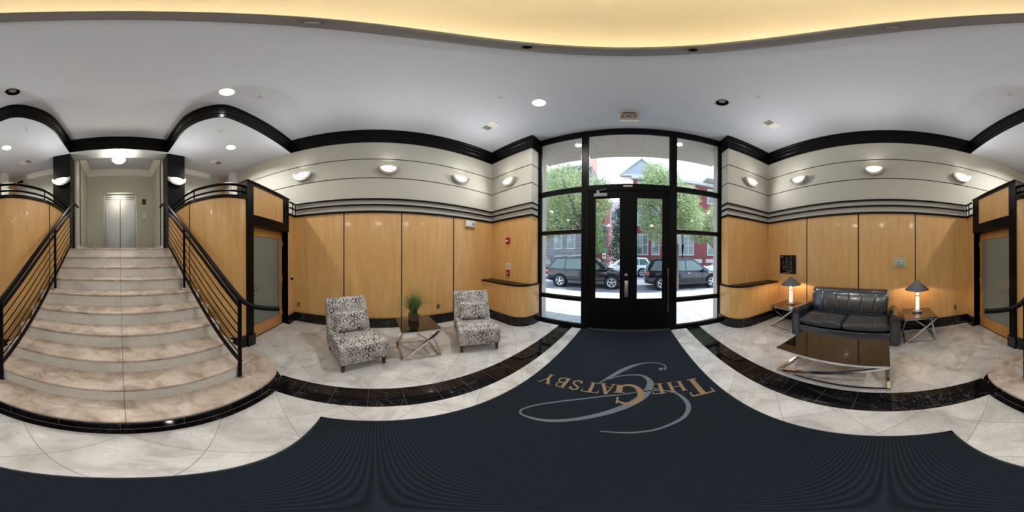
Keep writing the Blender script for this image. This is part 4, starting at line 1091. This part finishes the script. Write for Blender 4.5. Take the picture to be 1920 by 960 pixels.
t = wallthing('intercom_plate', 'square pale panel above the red fire pull station', 'panel', (-2.72, F, 1.335), 'F')
MB().rbox((0, .006, 0), (.14, .012, .14), .003).build('plate', 'white_plastic', t); m = MB()
for i in range(3): m.box((-.05, .012, .03 - i * .03), (.045, .0135, .038 - i * .03))
m.cyl((-.045, .012, .045), (-.045, .016, .045), .008, 10); m.build('markings', 'grey_plastic', t)
t = wallthing('fire_pull_station', 'red fire pull station under the pale panel', 'alarm', (-2.725, F, 1.17), 'F')
MB().rbox((0, .02, 0), (.095, .04, .14), .006).build('housing', 'red_plastic', t); m = MB(); m.rbox((0, .045, .0), (.05, .014, .018), .004); m.rbox((0, .045, -.02), (.018, .014, .04), .004); m.build('handle', 'white_plastic', t)
t = wallthing('thermostat', 'white thermostat in a clear cover above the sofa', 'thermostat', (W, -.275, 1.478), 'R')
MB().rbox((0, .02, 0), (.13, .03, .085), .006).build('housing', 'white_plastic', t); MB().box((.01, .035, -.015), (.045, .037, .02)).build('display', 'grey_plastic', t)
MB().rbox((0, .004, 0), (.235, .008, .165), .004).build('back_plate', 'white_paint', t)
MB().rbox((0, .035, 0), (.22, .05, .15), .008).build('clear_cover', 'cover_glass', t)
t = wallthing('map_sign', 'black wall sign with fine white map lines above the corner lamp', 'sign', (W, 2.30, 1.41), 'R')
MB().rbox((0, .02, 0), (.47, .014, .455), .003).build('panel', 'black_lacquer', t)
MB().rbox((0, .010, 0), (.43, .012, .42), .002).build('back_block', 'dark_wood', t)
m = MB(); rr_ = random.Random(5)
def ln(x0, z0, x1, z1, wd=.0022): m.bar((-x0, .0275, z0), (-x1, .0275, z1), .0008, wd, up=(0, 1, 0)) if False else m.tube([(x0, .0276, z0), (x1, .0276, z1)], wd * .8, 4)
def loop(cx, cz, wx, hz):
    P = [(cx + wx / 2 * cos(a), cz + hz / 2 * sin(a)) for a in [i * 2 * pi / 16 for i in range(17)]]
    P = [(x, z) if abs(x - cx) < wx * .4 else (x, z) for x, z in P]
    for (a, b), (c_, d_) in zip(P, P[1:]): ln(a, b, c_, d_)
# local +x points to the viewer's left on this wall
for cx, cz, wx, hz in ((.02, .13, .05, .11), (.03, .05, .07, .06), (-.10, .12, .06, .14), (-.09, .04, .05, .05), (.03, -.04, .09, .06), (.02, -.12, .08, .08), (-.10, -.03, .07, .07), (-.10, -.11, .07, .09), (.13, .05, .03, .05), (.12, -.07, .04, .09), (.15, .13, .02, .02), (.18, .0, .02, .02)): loop(cx, cz, wx, hz)
for i in range(6): ln(.21, .195 - i * .0065, .21 - .09 + .012 * (i % 3), .195 - i * .0065, .0028) if i < 3 else None
for x in (-.02, -.07, -.12): m.box((x, .0272, -.178), (x - .015, .0282, -.165))
for i in range(16): m.box((.13 - i * .014, .0272, -.212), (.122 - i * .014, .0282, -.203))
m.build('map_lines', 'white_plastic', t)

# ================================================================== OUTSIDE
struct(MB().box((-30, 3.31, -.25), (30, 7.05, -.02)).build('sidewalk', 'sidewalk'))
struct(MB().box((-60, 7.05, -.35), (60, 19.5, -.12)).build('street', 'asphalt'))
o = struct(MB().box((-60, 16.6, -.2), (60, 20.5, .0)).build('sidewalk', 'sidewalk'))
struct(MB().box((.95, 3.32, -.02), (1.5, 7.0, -.016)).build('pavement', 'pavers'))
cn = MB(); cn.box((-2.42, 3.31, 4.69), (2.42, 4.42, 4.95)); o = tag(cn.build('entrance_canopy', 'canopy'), 'pale flat canopy over the entrance, seen through the upper glazing', 'canopy')
m = MB(); m.box((-2.42, 4.17, 4.684), (2.42, 4.42, 4.69)); m.box((-2.42, 3.31, 4.684), (-2.2, 4.17, 4.69)); m.box((2.2, 3.31, 4.684), (2.42, 4.17, 4.69)); m.build('fascia_band', 'canopy', o)
m = MB()
for i in range(8): x = -1.96 + i * .56; m.box((x - .003, 3.31, 4.6885), (x + .003, 4.16, 4.6895))
m.build('panel_joint', 'grey_plastic', o)
for x, y, lb in ((-1.19, 3.62, 'lit light in the entrance canopy, left pane'), (1.12, 3.59, 'lit light in the entrance canopy, right pane')):
    t = thing('canopy_light', lb, 'ceiling light', (x, y, 4.684))
    MB().lathe([(.075, -.002), (.075, -.008), (.10, -.008), (.105, 0)], n=24).build('trim_ring', 'nickel', t, smooth=True); MB().lathe([(0, -.004), (.075, -.002)], n=24).build('lit_lens', 'canopy_bulb', t)

# cars ---------------------------------------------------------------
def make_car(nm, label, L, Wd, Hh, wb, rear_over, paint, kind, loc, rotz, lower=None, roofrails=False, cladding=None, wheel_r=.345):
    """local x: rear (0) to front (L); ground z=0; y centre"""
    t = thing(nm, label, 'car', loc, rotz)
    hw = Wd / 2; belt = .60 * Hh
    # stations: x, z bottom, z shoulder, z top of lower body, half width
    st_ = [(0.0, .42, .62, .95, .80), (.05, .32, .64, 1.0, .90), (.30, .26, .66, belt + .02, .98), (.22 * L, .24, .66, belt + .03, 1), (.45 * L, .22, .64, belt, 1), (.62 * L, .22, .64, belt - .02, 1), (.72 * L, .22, .64, belt - .06, .99), (.86 * L, .24, .62, belt - .12, .97), (.95 * L, .28, .58, belt - .22, .90), (.99 * L, .34, .55, belt - .34, .78), (L, .42, .55, belt - .42, .66)]
    m = MB(); rings = []
    for x, z0, z1, z2, k in st_:
        wv = hw * k; half = [(wv * .90, z0), (wv * .98, z0 + .08), (wv, z1), (wv * .985, z1 + .12), (wv * .95, z2 - .03), (wv * .86, z2), (0, z2 + .02)]
        rings.append([(x, a, b) for a, b in half] + [(x, -a, b) for a, b in half[-2::-1]])
    k = len(rings[0]); vs = [p for R in rings for p in R]
    m.add(vs, [(i * k + j, i * k + (j + 1) % k, (i + 1) * k + (j + 1) % k, (i + 1) * k + j) for i in range(len(rings) - 1) for j in range(k)] + [tuple(range(k))[::-1], tuple((len(rings) - 1) * k + j for j in range(k))])
    bd = m.build('car_body', paint, t, smooth=True)
    sub = bd.modifiers.new('sub', 'SUBSURF'); sub.levels = 1; sub.render_levels = 2
    # greenhouse
    if kind == 'suv': g = [(.12, belt + .02), (.42, Hh - .13), (.62, Hh - .03), (.46 * L, Hh), (.575 * L, Hh - .07), (.74 * L, belt - .02)]
    else: g = [(.10, belt + .02), (.34, Hh - .12), (.60, Hh - .03), (.46 * L, Hh), (.56 * L, Hh - .06), (.755 * L, belt - .03)]
    G_ = smooth(g, 4)
    def gw(z): q = max(0, (z - belt) / (Hh - belt)); return hw * (.93 - .20 * q)
    m = MB(); n = len(G_)
    vs = [(x, gw(z), z) for x, z in G_] + [(x, -gw(z), z) for x, z in G_]
    ctr = [(x, 0, z + .015) for x, z in G_]
    m.add(vs + ctr, [(i, i + 1, 2 * n + i + 1, 2 * n + i) for i in range(n - 1)] + [(2 * n + i, 2 * n + i + 1, n + i + 1, n + i) for i in range(n - 1)])
    # sides
    bl = [(x, gw(belt), belt - .03) for x, z in G_]
    vs = [(x, gw(z), z) for x, z in G_] + bl; m.add(vs, [(i, i + 1, n + i + 1, n + i) for i in range(n - 1)])
    vs = [(x, -gw(z), z) for x, z in G_] + [(x, -y, z) for x, y, z in bl]; m.add(vs, [(i, i + 1, n + i + 1, n + i) for i in range(n - 1)])
    m.build('cabin', paint, t, smooth=True)
    # windows: offset outwards
    def win(poly, nm_):
        for s_ in (1, -1):
            m = MB(); vs = [(x, s_ * (gw(z) + .006), z) for x, z in poly]; m.add(vs, [tuple(range(len(vs)))]); m.build(nm_, 'car_glass', t)
    zt, zb = Hh - .12, belt + .02
    def lerp(a, b, q): return a + (b - a) * q
    xr0, xr1 = g[0][0] + .12, g[1][0] + .10; xf0, xf1 = g[5][0] - .22, g[4][0] - .03
    c1, c2 = .245 * L, .455 * L
    win([(xr0, zb + .02), (c1 - .04, zb), (c1 - .04 + .03, zt), (xr1 + .06, zt - .02)], 'rear_quarter_window'); win([(c1 + .03, zb), (c2 - .03, zb), (c2 - .02, zt), (c1 + .06, zt)], 'rear_door_window'); win([(c2 + .03, zb), (xf0 - .02, zb - .01), (xf1 - .02, zt), (c2 + .04, zt)], 'front_door_window')
    def across(a, b, nm_, ins=.10):
        m = MB(); (x0, z0), (x1, z1) = a, b; nx, nz = (z1 - z0), -(x1 - x0); l_ = hypot(nx, nz); nx, nz = nx / l_ * .022, nz / l_ * .022
        if nz < 0: nx, nz = -nx, -nz
        m.add([(x0 + nx, gw(z0) - ins, z0 + nz), (x1 + nx, gw(z1) - ins, z1 + nz), (x1 + nx, -gw(z1) + ins, z1 + nz), (x0 + nx, -gw(z0) + ins, z0 + nz)], [(0, 1, 2, 3)]); m.build(nm_, 'car_glass', t)
    across((lerp(g[4][0], g[5][0], .12), lerp(g[4][1], g[5][1], .12) + .012), (lerp(g[4][0], g[5][0], .92), lerp(g[4][1], g[5][1], .92) + .012), 'windshield')
    m = MB(); z0, z1 = belt + .05, Hh - .14; x0 = lerp(g[0][0], g[1][0], .1) - .03; x1 = lerp(g[0][0], g[1][0], .85) - .03
    m.add([(x0, gw(z0) - .12, z0), (x1, gw(z1) - .12, z1), (x1, -gw(z1) + .12, z1), (x0, -gw(z0) + .12, z0)], [(0, 1, 2, 3)]); m.build('rear_window', 'car_glass', t)
    # bumpers, sills, arches
    if cladding:
        MB().rbox((.07, 0, .47), (.22, Wd * .93, .20), .05, 3).build('rear_bumper', cladding, t, smooth=True); MB().rbox((L - .10, 0, .44), (.22, Wd * .84, .22), .05, 3).build('front_bumper', cladding, t, smooth=True)
        for s_ in (1, -1): MB().rbox((L / 2, s_ * (hw - .01), .34), (wb * .70, .03, .14), .01).build('side_sill', cladding, t)
    for xc in (rear_over, rear_over + wb):
        for s_ in (1, -1):
            m = MB(); y = s_ * (hw + .004); m.cyl((xc, s_ * (hw - .16), wheel_r + .02), (xc, y, wheel_r + .02), wheel_r + .055, 28); m.build('wheel_arch', 'black_matte', t)
            wh = MB().lathe([(.20, -.10), (wheel_r - .03, -.105), (wheel_r, -.085), (wheel_r, .085), (wheel_r - .03, .105), (.215, .098), (.20, .06)], n=28)
            wh.v = [(xc + a, s_ * (hw - .085) + c_ * s_, wheel_r + b) for a, b, c_ in wh.v]; w_o = wh.build('wheel', 'tyre', t, smooth=True)
            rm = MB(); yy = s_ * (hw + .005)
            rm.lathe([(.205, 0), (.225, .008), (.215, .016), (.19, .0)], n=28); rm.lathe([(0, .012), (.045, .010), (.05, 0)], n=16)
            for q in range(5):
                a = q * 2 * pi / 5 + .3; d = Vector((cos(a), sin(a), 0)); n_ = Vector((-sin(a), cos(a), 0)); a1, a2 = d * .03, d * .20
                rm.add([a1 + n_ * .025, a1 - n_ * .025, a2 - n_ * .045, a2 + n_ * .045], [(0, 1, 2, 3)])
            rm.v = [(xc + p[0], yy + s_ * p[2], wheel_r + p[1]) for p in rm.v]; rm.build('wheel_rim', 'rim', w_o)
            bk = MB().cyl((xc, s_ * (hw - .03), wheel_r), (xc, s_ * (hw - .01), wheel_r), .20, 24); bk.build('brake_shadow', 'black_matte', w_o)
    for s_ in (1, -1):
        MB().rbox((.10, s_ * (hw * .84), .86), (.16, .20, .17), .03, 2).build('taillight', 'taillight', t, smooth=True)
        MB().rbox((L - .20, s_ * (hw * .70), .70), (.26, .30, .13), .04, 2).build('headlight', 'lens', t, smooth=True)
        MB().rbox((.66 * L, s_ * (hw + .06), belt + .05), (.12, .16, .13), .04, 2).build('door_mirror', paint, t, smooth=True)
        for xq in (c1 + .16, c2 + .16): MB().rbox((xq, s_ * (hw * .985 + .004), belt - .12), (.18, .03, .03), .01).build('door_handle', 'nickel' if kind != 'suv' else paint, t)
        for xq in (c1 + .05, c2, .655 * L): MB().box((xq - .003, s_ * (hw * .985), .36), (xq + .003, s_ * (hw + .0035), belt - .05)).build('door_gap', 'black_matte', t)
    if roofrails:
        for s_ in (1, -1): MB().tube([(.45, s_ * (hw * .70), Hh - .02), (.6, s_ * (hw * .70), Hh + .05), (.50 * L, s_ * (hw * .70), Hh + .05), (.54 * L, s_ * (hw * .70), Hh - .01)], .018, 8).build('roof_rail', 'nickel', t)
        MB().rbox((.20, 0, Hh - .035), (.34, Wd * .66, .04), .015).build('rear_spoiler', paint, t)
    return t
make_car('parked_suv', 'black suv with roof rails parked across the left glazing', 4.62, 1.80, 1.68, 2.80, .86, 'paint_dark', 'suv', (-4.62, 8.96, -.12), rad(2.2), roofrails=True, cladding='car_grey')
make_car('parked_crossover', 'dark blue crossover with red taillight parked across the right glazing', 4.55, 1.82, 1.62, 2.75, .82, 'paint_blue', 'cross', (.80, 8.85, -.12), rad(-1.5), cladding='paint_blue')
make_car('white_car', 'white crossover parked across the street behind the dark cars', 4.5, 1.80, 1.62, 2.65, .85, 'paint_white', 'suv', (1.85, 14.2, -.12), rad(180))
make_car('far_red_tail_car', 'dark car with red taillight far behind the black suv', 4.5, 1.8, 1.50, 2.7, .85, 'paint_red', 'cross', (-6.9, 14.3, -.12), rad(180))
make_car('silver_car', 'pale car across the street behind the dark blue crossover hood', 4.5, 1.8, 1.50, 2.7, .85, 'paint_white', 'cross', (11.6, 14.3, -.12), rad(180))

# buildings ----------------------------------------------------------
def building(nm, label, x0, x1, y, z1, mat, wins, depth=6, roof=None, z0=0):
    t = thing(nm, label, 'building', ((x0 + x1) / 2, y, 0)); ox = (x0 + x1) / 2
    MB().box((x0 - ox, 0, z0), (x1 - ox, depth, z1)).build('facade', mat, t)
    for (xc, zb, w_, h_, sash) in wins:
        x = xc - ox; m = MB(); e = .09
        m.box((x - w_ / 2 - e, -.06, zb - .14), (x + w_ / 2 + e, .02, zb)); m.box((x - w_ / 2 - e, -.05, zb + h_), (x + w_ / 2 + e, .02, zb + h_ + .2)); m.box((x - w_ / 2 - e, -.03, zb), (x - w_ / 2, .02, zb + h_)); m.box((x + w_ / 2, -.03, zb), (x + w_ / 2 + e, .02, zb + h_))
        for i in range(1, sash): q = x - w_ / 2 + w_ * i / sash; m.box((q - .05, -.035, zb), (q + .05, .02, zb + h_))
        m.box((x - w_ / 2, -.03, zb + h_ * .5 - .03), (x + w_ / 2, .02, zb + h_ * .5 + .03))
        f = m.build('window', 'trim_pale', t)
        MB().box((x - w_ / 2, -.012, zb), (x + w_ / 2, .01, zb + h_)).build('pane', 'window_glass', f)
        MB().box((x - w_ / 2 + .05, -.018, zb + h_ * .35), (x - w_ / 2 + w_ * .42, -.013, zb + h_)).build('curtain', 'curtain', f)
    return t, ox
wn_ = [(x, z, w_, h_, 1) for x, w_ in ((-14.6, 1.0), (-11.9, 1.0), (-9.5, .95), (-7.6, .95), (-5.6, .9)) for z, h_ in ((.1, 1.3), (2.6, 2.2), (6.2, 2.3), (10, 2.2))]
t, ox = building('stone_building', 'grey banded stone building with tiled roof behind the left tree', -17, -4.9, 20, 14.3, 'grey_stone', wn_)
m = MB(); m.prism([(-.9, 14.2), (3.5, 18.6), (3.5, 14.2)], -17 - ox - .5, -4.9 - ox, 'x'); m.build('tiled_roof', 'roof_tile', t)
m = MB()
for i in range(56): x = -17 - ox - .5 + i * .22; m.bar((x, -.92, 14.22), (x, 3.5, 18.64), .09, .09)
m.build('roof_ridges', 'pink_stone', t)
MB().box((-17 - ox - .6, -1.0, 14.0), (-4.9 - ox, 0, 14.25)).build('eave', 'trim_pale', t)
t, ox = building('brick_house', 'narrow strip of red brick house beside the far pale building', -4.88, -3.4, 21, 10.2, 'red_brick', [(-4.2, 6.2, .8, 1.8, 1), (-4.2, 2.4, .8, 1.8, 1)])
t, ox = building('pale_building', 'pale pinkish building far behind the evergreen tree', -5.5, 1.2, 31, 12.4, 'pink_stone', [(-3.2, 8.6, .8, 1.6, 1), (-1.6, 8.6, .8, 1.6, 1)])
rw = []
for zb, h_ in ((1.85, 2.2), (5.35, 2.2), (8.9, 2.0)):
    rw += [(1.45, zb, 1.15, h_, 2), (3.0, zb, .8, h_, 1), (6.75, zb, 2.1, h_, 3), (10.3, zb, .85, h_, 1), (12.6, zb, 1.2, h_, 2)]
t, ox = building('brick_building', 'red brick building with pale windows across the street on the right', .3, 15, 19.2, 11.6, 'red_brick', rw)
MB().box((.1 - ox, -.5, 11.3), (15 - ox, .2, 11.75)).build('cornice', 'trim_pale', t); MB().box((.3 - ox, -.06, .85), (15 - ox, .01, 1.05)).build('string_course', 'trim_pale', t)
for xc in (6.4, 8.4, 10.3): MB().box((xc - ox - .75, -.08, .75), (xc - ox + .75, .01, 1.25)).build('basement_lintel', 'trim_pale', t)
for xc in (7.5, 9.3): MB().cyl((xc - ox, .5, 0), (xc - ox, .5, 1.4), .65, 20).build('bay_base', 'red_brick', t)
m = MB(); m.prism([(-1.0 - ox, 11.9), (3.6 - ox, 11.9), (1.25 - ox, 14.3)], -.3, .1, 'y'); m.build('gable', 'roof_grey', t)
m = MB(); m.bar((-1.25 - ox, -.35, 11.85), (1.25 - ox, -.35, 14.45), .3, .16); m.bar((1.25 - ox, -.35, 14.45), (3.85 - ox, -.35, 11.85), .3, .16); m.box((-1.2 - ox, -.4, 11.75), (3.8 - ox, .1, 11.98)); m.build('gable_trim', 'trim_pale', t)
MB().box((-.9 - ox, 0, 10.4), (.3 - ox, 2, 11.9)).build('gable_side', 'pink_stone', t)
MB().box((9.0 - ox, -1.6, 11.9), (11.4 - ox, 0, 12.15)).build('bay_cornice', 'trim_pale', t)

# trees --------------------------------------------------------------
def leaves(blobs, n, size, seed, squash=1.0, shell=.55):
    r = random.Random(seed); m = MB(); vs = []; fs = []
    tot = sum(b[3] * b[4] for b in blobs)
    for (cx, cy, cz, rx, rz) in blobs:
        for _ in range(int(n * rx * rz / tot)):
            d = Vector((r.gauss(0, 1), r.gauss(0, 1), r.gauss(0, 1))).normalized() * (shell + (1 - shell) * r.random()) * (1 + .12 * r.gauss(0, 1))
            p = Vector((cx + d.x * rx, cy + d.y * rx * squash, cz + d.z * rz)); s_ = size * r.uniform(.6, 1.3)
            a = Vector((r.gauss(0, 1), r.gauss(0, 1), r.gauss(0, .6))).normalized(); b = a.cross(Vector((r.gauss(0, 1), r.gauss(0, 1), r.gauss(0, 1)))).normalized()
            k = len(vs); vs += [p - a * s_, p - b * s_ * .45, p + a * s_, p + b * s_ * .45]; fs.append((k, k + 1, k + 2, k + 3))
    m.add(vs, fs); return m
def tree(nm, label, base, blobs, n, size, mat, seed, trunk=.13, top=None):
    t = thing(nm, label, 'tree', base); bx, by, bz = base
    B = [(a - bx, b - by, c_ - bz, r1, r2) for a, b, c_, r1, r2 in blobs]
    leaves(B, n, size, seed).build('foliage', mat, t, recalc=False)['kind'] = 'stuff'
    m = MB(); c0 = B[0]; th = (top or c0[2]); m.tube([(0, 0, 0), (.04, .02, th * .4), (c0[0] * .4, c0[1] * .4, th * .75), (c0[0], c0[1], th)], 0.1, 8, rs=[trunk, trunk * .85, trunk * .6, trunk * .25])
    r = random.Random(seed + 1)
    for b in B:
        for q in range(3): m.tube([(c0[0] * .35, c0[1] * .35, th * .62), ((b[0] + c0[0] * .3) / 1.6, (b[1] + c0[1] * .3) / 1.6, (b[2] + th * .5) / 1.7), (b[0] + r.uniform(-.5, .5) * b[3], b[1] + r.uniform(-.4, .4) * b[3], b[2] + r.uniform(-.2, .5) * b[4])], .03, 6, rs=[trunk * .4, trunk * .25, .012])
    m.build('trunk', 'bark', t, smooth=True); return t
tree('street_tree', 'leafy street tree filling the left glazing', (-2.02, 7.4, -.02), [(-3.0, 8.0, 4.7, 1.5, 1.15), (-4.5, 8.2, 4.4, 1.4, 1.2), (-2.2, 8.2, 3.9, 1.0, .8), (-3.6, 7.6, 3.4, 1.2, .8), (-5.2, 7.8, 3.1, 1.0, .8), (-1.55, 8.6, 4.5, .7, .6), (-4.4, 7.2, 2.7, .7, .4), (-2.7, 6.2, 4.9, 1.2, .7), (-1.65, 8.6, 5.6, .65, .6)], 27000, .060, 'leaf_light', 11)
tree('street_tree', 'tall street tree seen above and beside the right entrance door', (2.15, 7.4, -.02), [(1.6, 8.7, 5.4, 1.25, 1.3), (.75, 9.0, 4.7, .75, .8), (1.5, 8.8, 3.2, .95, .9), (2.7, 8.6, 4.2, 1.0, 1.3), (2.2, 8.8, 6.2, .7, .8), (1.35, 8.8, 6.5, .75, .95), (3.1, 8.8, 5.1, .85, .95), (1.0, 8.9, 3.5, .6, .6), (3.3, 8.7, 3.6, .9, 1.0)], 25000, .058, 'leaf_light', 21)
tree('street_tree', 'light green tree at the right edge of the glazing', (5.8, 9.9, -.12), [(4.9, 9.4, 3.6, .9, .9), (4.2, 9.2, 2.9, .7, .5), (5.8, 9.6, 4.3, 1.0, 1.0), (5.3, 9.3, 2.8, .8, .5)], 9000, .060, 'leaf_light', 31)
tree('evergreen_tree', 'dark conical evergreen seen through the left entrance door', (-.78, 17.4, 0), [(-.78, 17.4, 2.2, 1.75, 1.8), (-.78, 17.4, 4.4, 1.35, 1.5), (-.78, 17.4, 6.3, .85, 1.2), (-.78, 17.4, 7.8, .45, 1.0)], 11000, .09, 'leaf_dark', 41, top=6.5)
tree('slender_tree', 'green slender tree left of the street lamp', (-3.35, 16.2, 0), [(-3.45, 16.2, 5.8, .8, 1.2), (-3.2, 16.2, 3.7, .75, 1.3), (-3.25, 16.1, 2.5, .65, .75)], 5000, .08, 'leaf_mid', 51, trunk=.07)
tree('street_tree', 'mid green tree crown behind the right glazing', (4.6, 13.9, -.0), [(4.4, 13.8, 6.6, 1.5, 1.5), (5.4, 13.8, 5.4, 1.3, 1.2), (3.6, 13.6, 5.0, 1.0, 1.0)], 7000, .09, 'leaf_mid', 61)
# street lamp with signs
t = thing('street_lamp', 'dark green street lamp post with small signs seen through the left door', 'street lamp', (-1.93, 12.0, -.12))
m = MB(); m.cyl((0, 0, 0), (0, 0, .9), .10, 12, .075); m.cyl((0, 0, .9), (0, 0, 3.55), .065, 12, .05); m.build('post', 'post_green', t, smooth=True)
m = MB(); m.lathe([(.05, 3.5), (.12, 3.55), (.15, 3.65), (.17, 3.95), (.06, 4.08), (.02, 4.2)], n=12); m.build('lantern', 'post_green', t)
MB().box((-.02, -.09, 2.05), (.22, -.07, 2.30)).build('green_sign', 'sign_green', t)
MB().box((-.12, -.09, 1.55), (.14, -.07, 1.95)).build('parking_sign', 'white_plastic', t); MB().box((-.08, -.095, 1.68), (.10, -.09, 1.80)).build('sign_stripe', 'red_plastic', t)
# iron fence and low hedge across the street
t = thing('iron_fence', 'dark iron railing across the street in front of the pale building', 'fence', (-1.6, 15.55, 0))
m = MB()
for i in range(26): m.cyl((-2.2 + i * .17, 0, 0), (-2.2 + i * .17, 0, 1.25), .014, 6)
m.box((-2.25, -.02, 1.1), (2.1, .02, 1.14)); m.box((-2.25, -.02, .12), (2.1, .02, .16)); m.build('pickets', 'black_metal', t)

# repeats carry one group phrase
GR = {'wall_sconce': 'half moon wall sconces', 'recessed_light': 'recessed ceiling lights', 'sprinkler_head': 'ceiling sprinkler heads', 'ceiling_vent': 'square ceiling vents', 'wall_outlet': 'wall outlets', 'stair_railing': 'stair railings', 'parapet_railing': 'curved parapet railings', 'canopy_light': 'lights in the entrance canopy', 'street_tree': 'street trees', 'masking_tape': 'blue tape on the step ends', 'slipper_chair': 'patterned slipper chairs', 'side_table': 'chrome side tables with black glass tops', 'table_lamp': 'table lamps with dark cone shades'}
for o in C.objects:
    if o.parent is None and o.name.split('.')[0] in GR: o['group'] = GR[o.name.split('.')[0]]
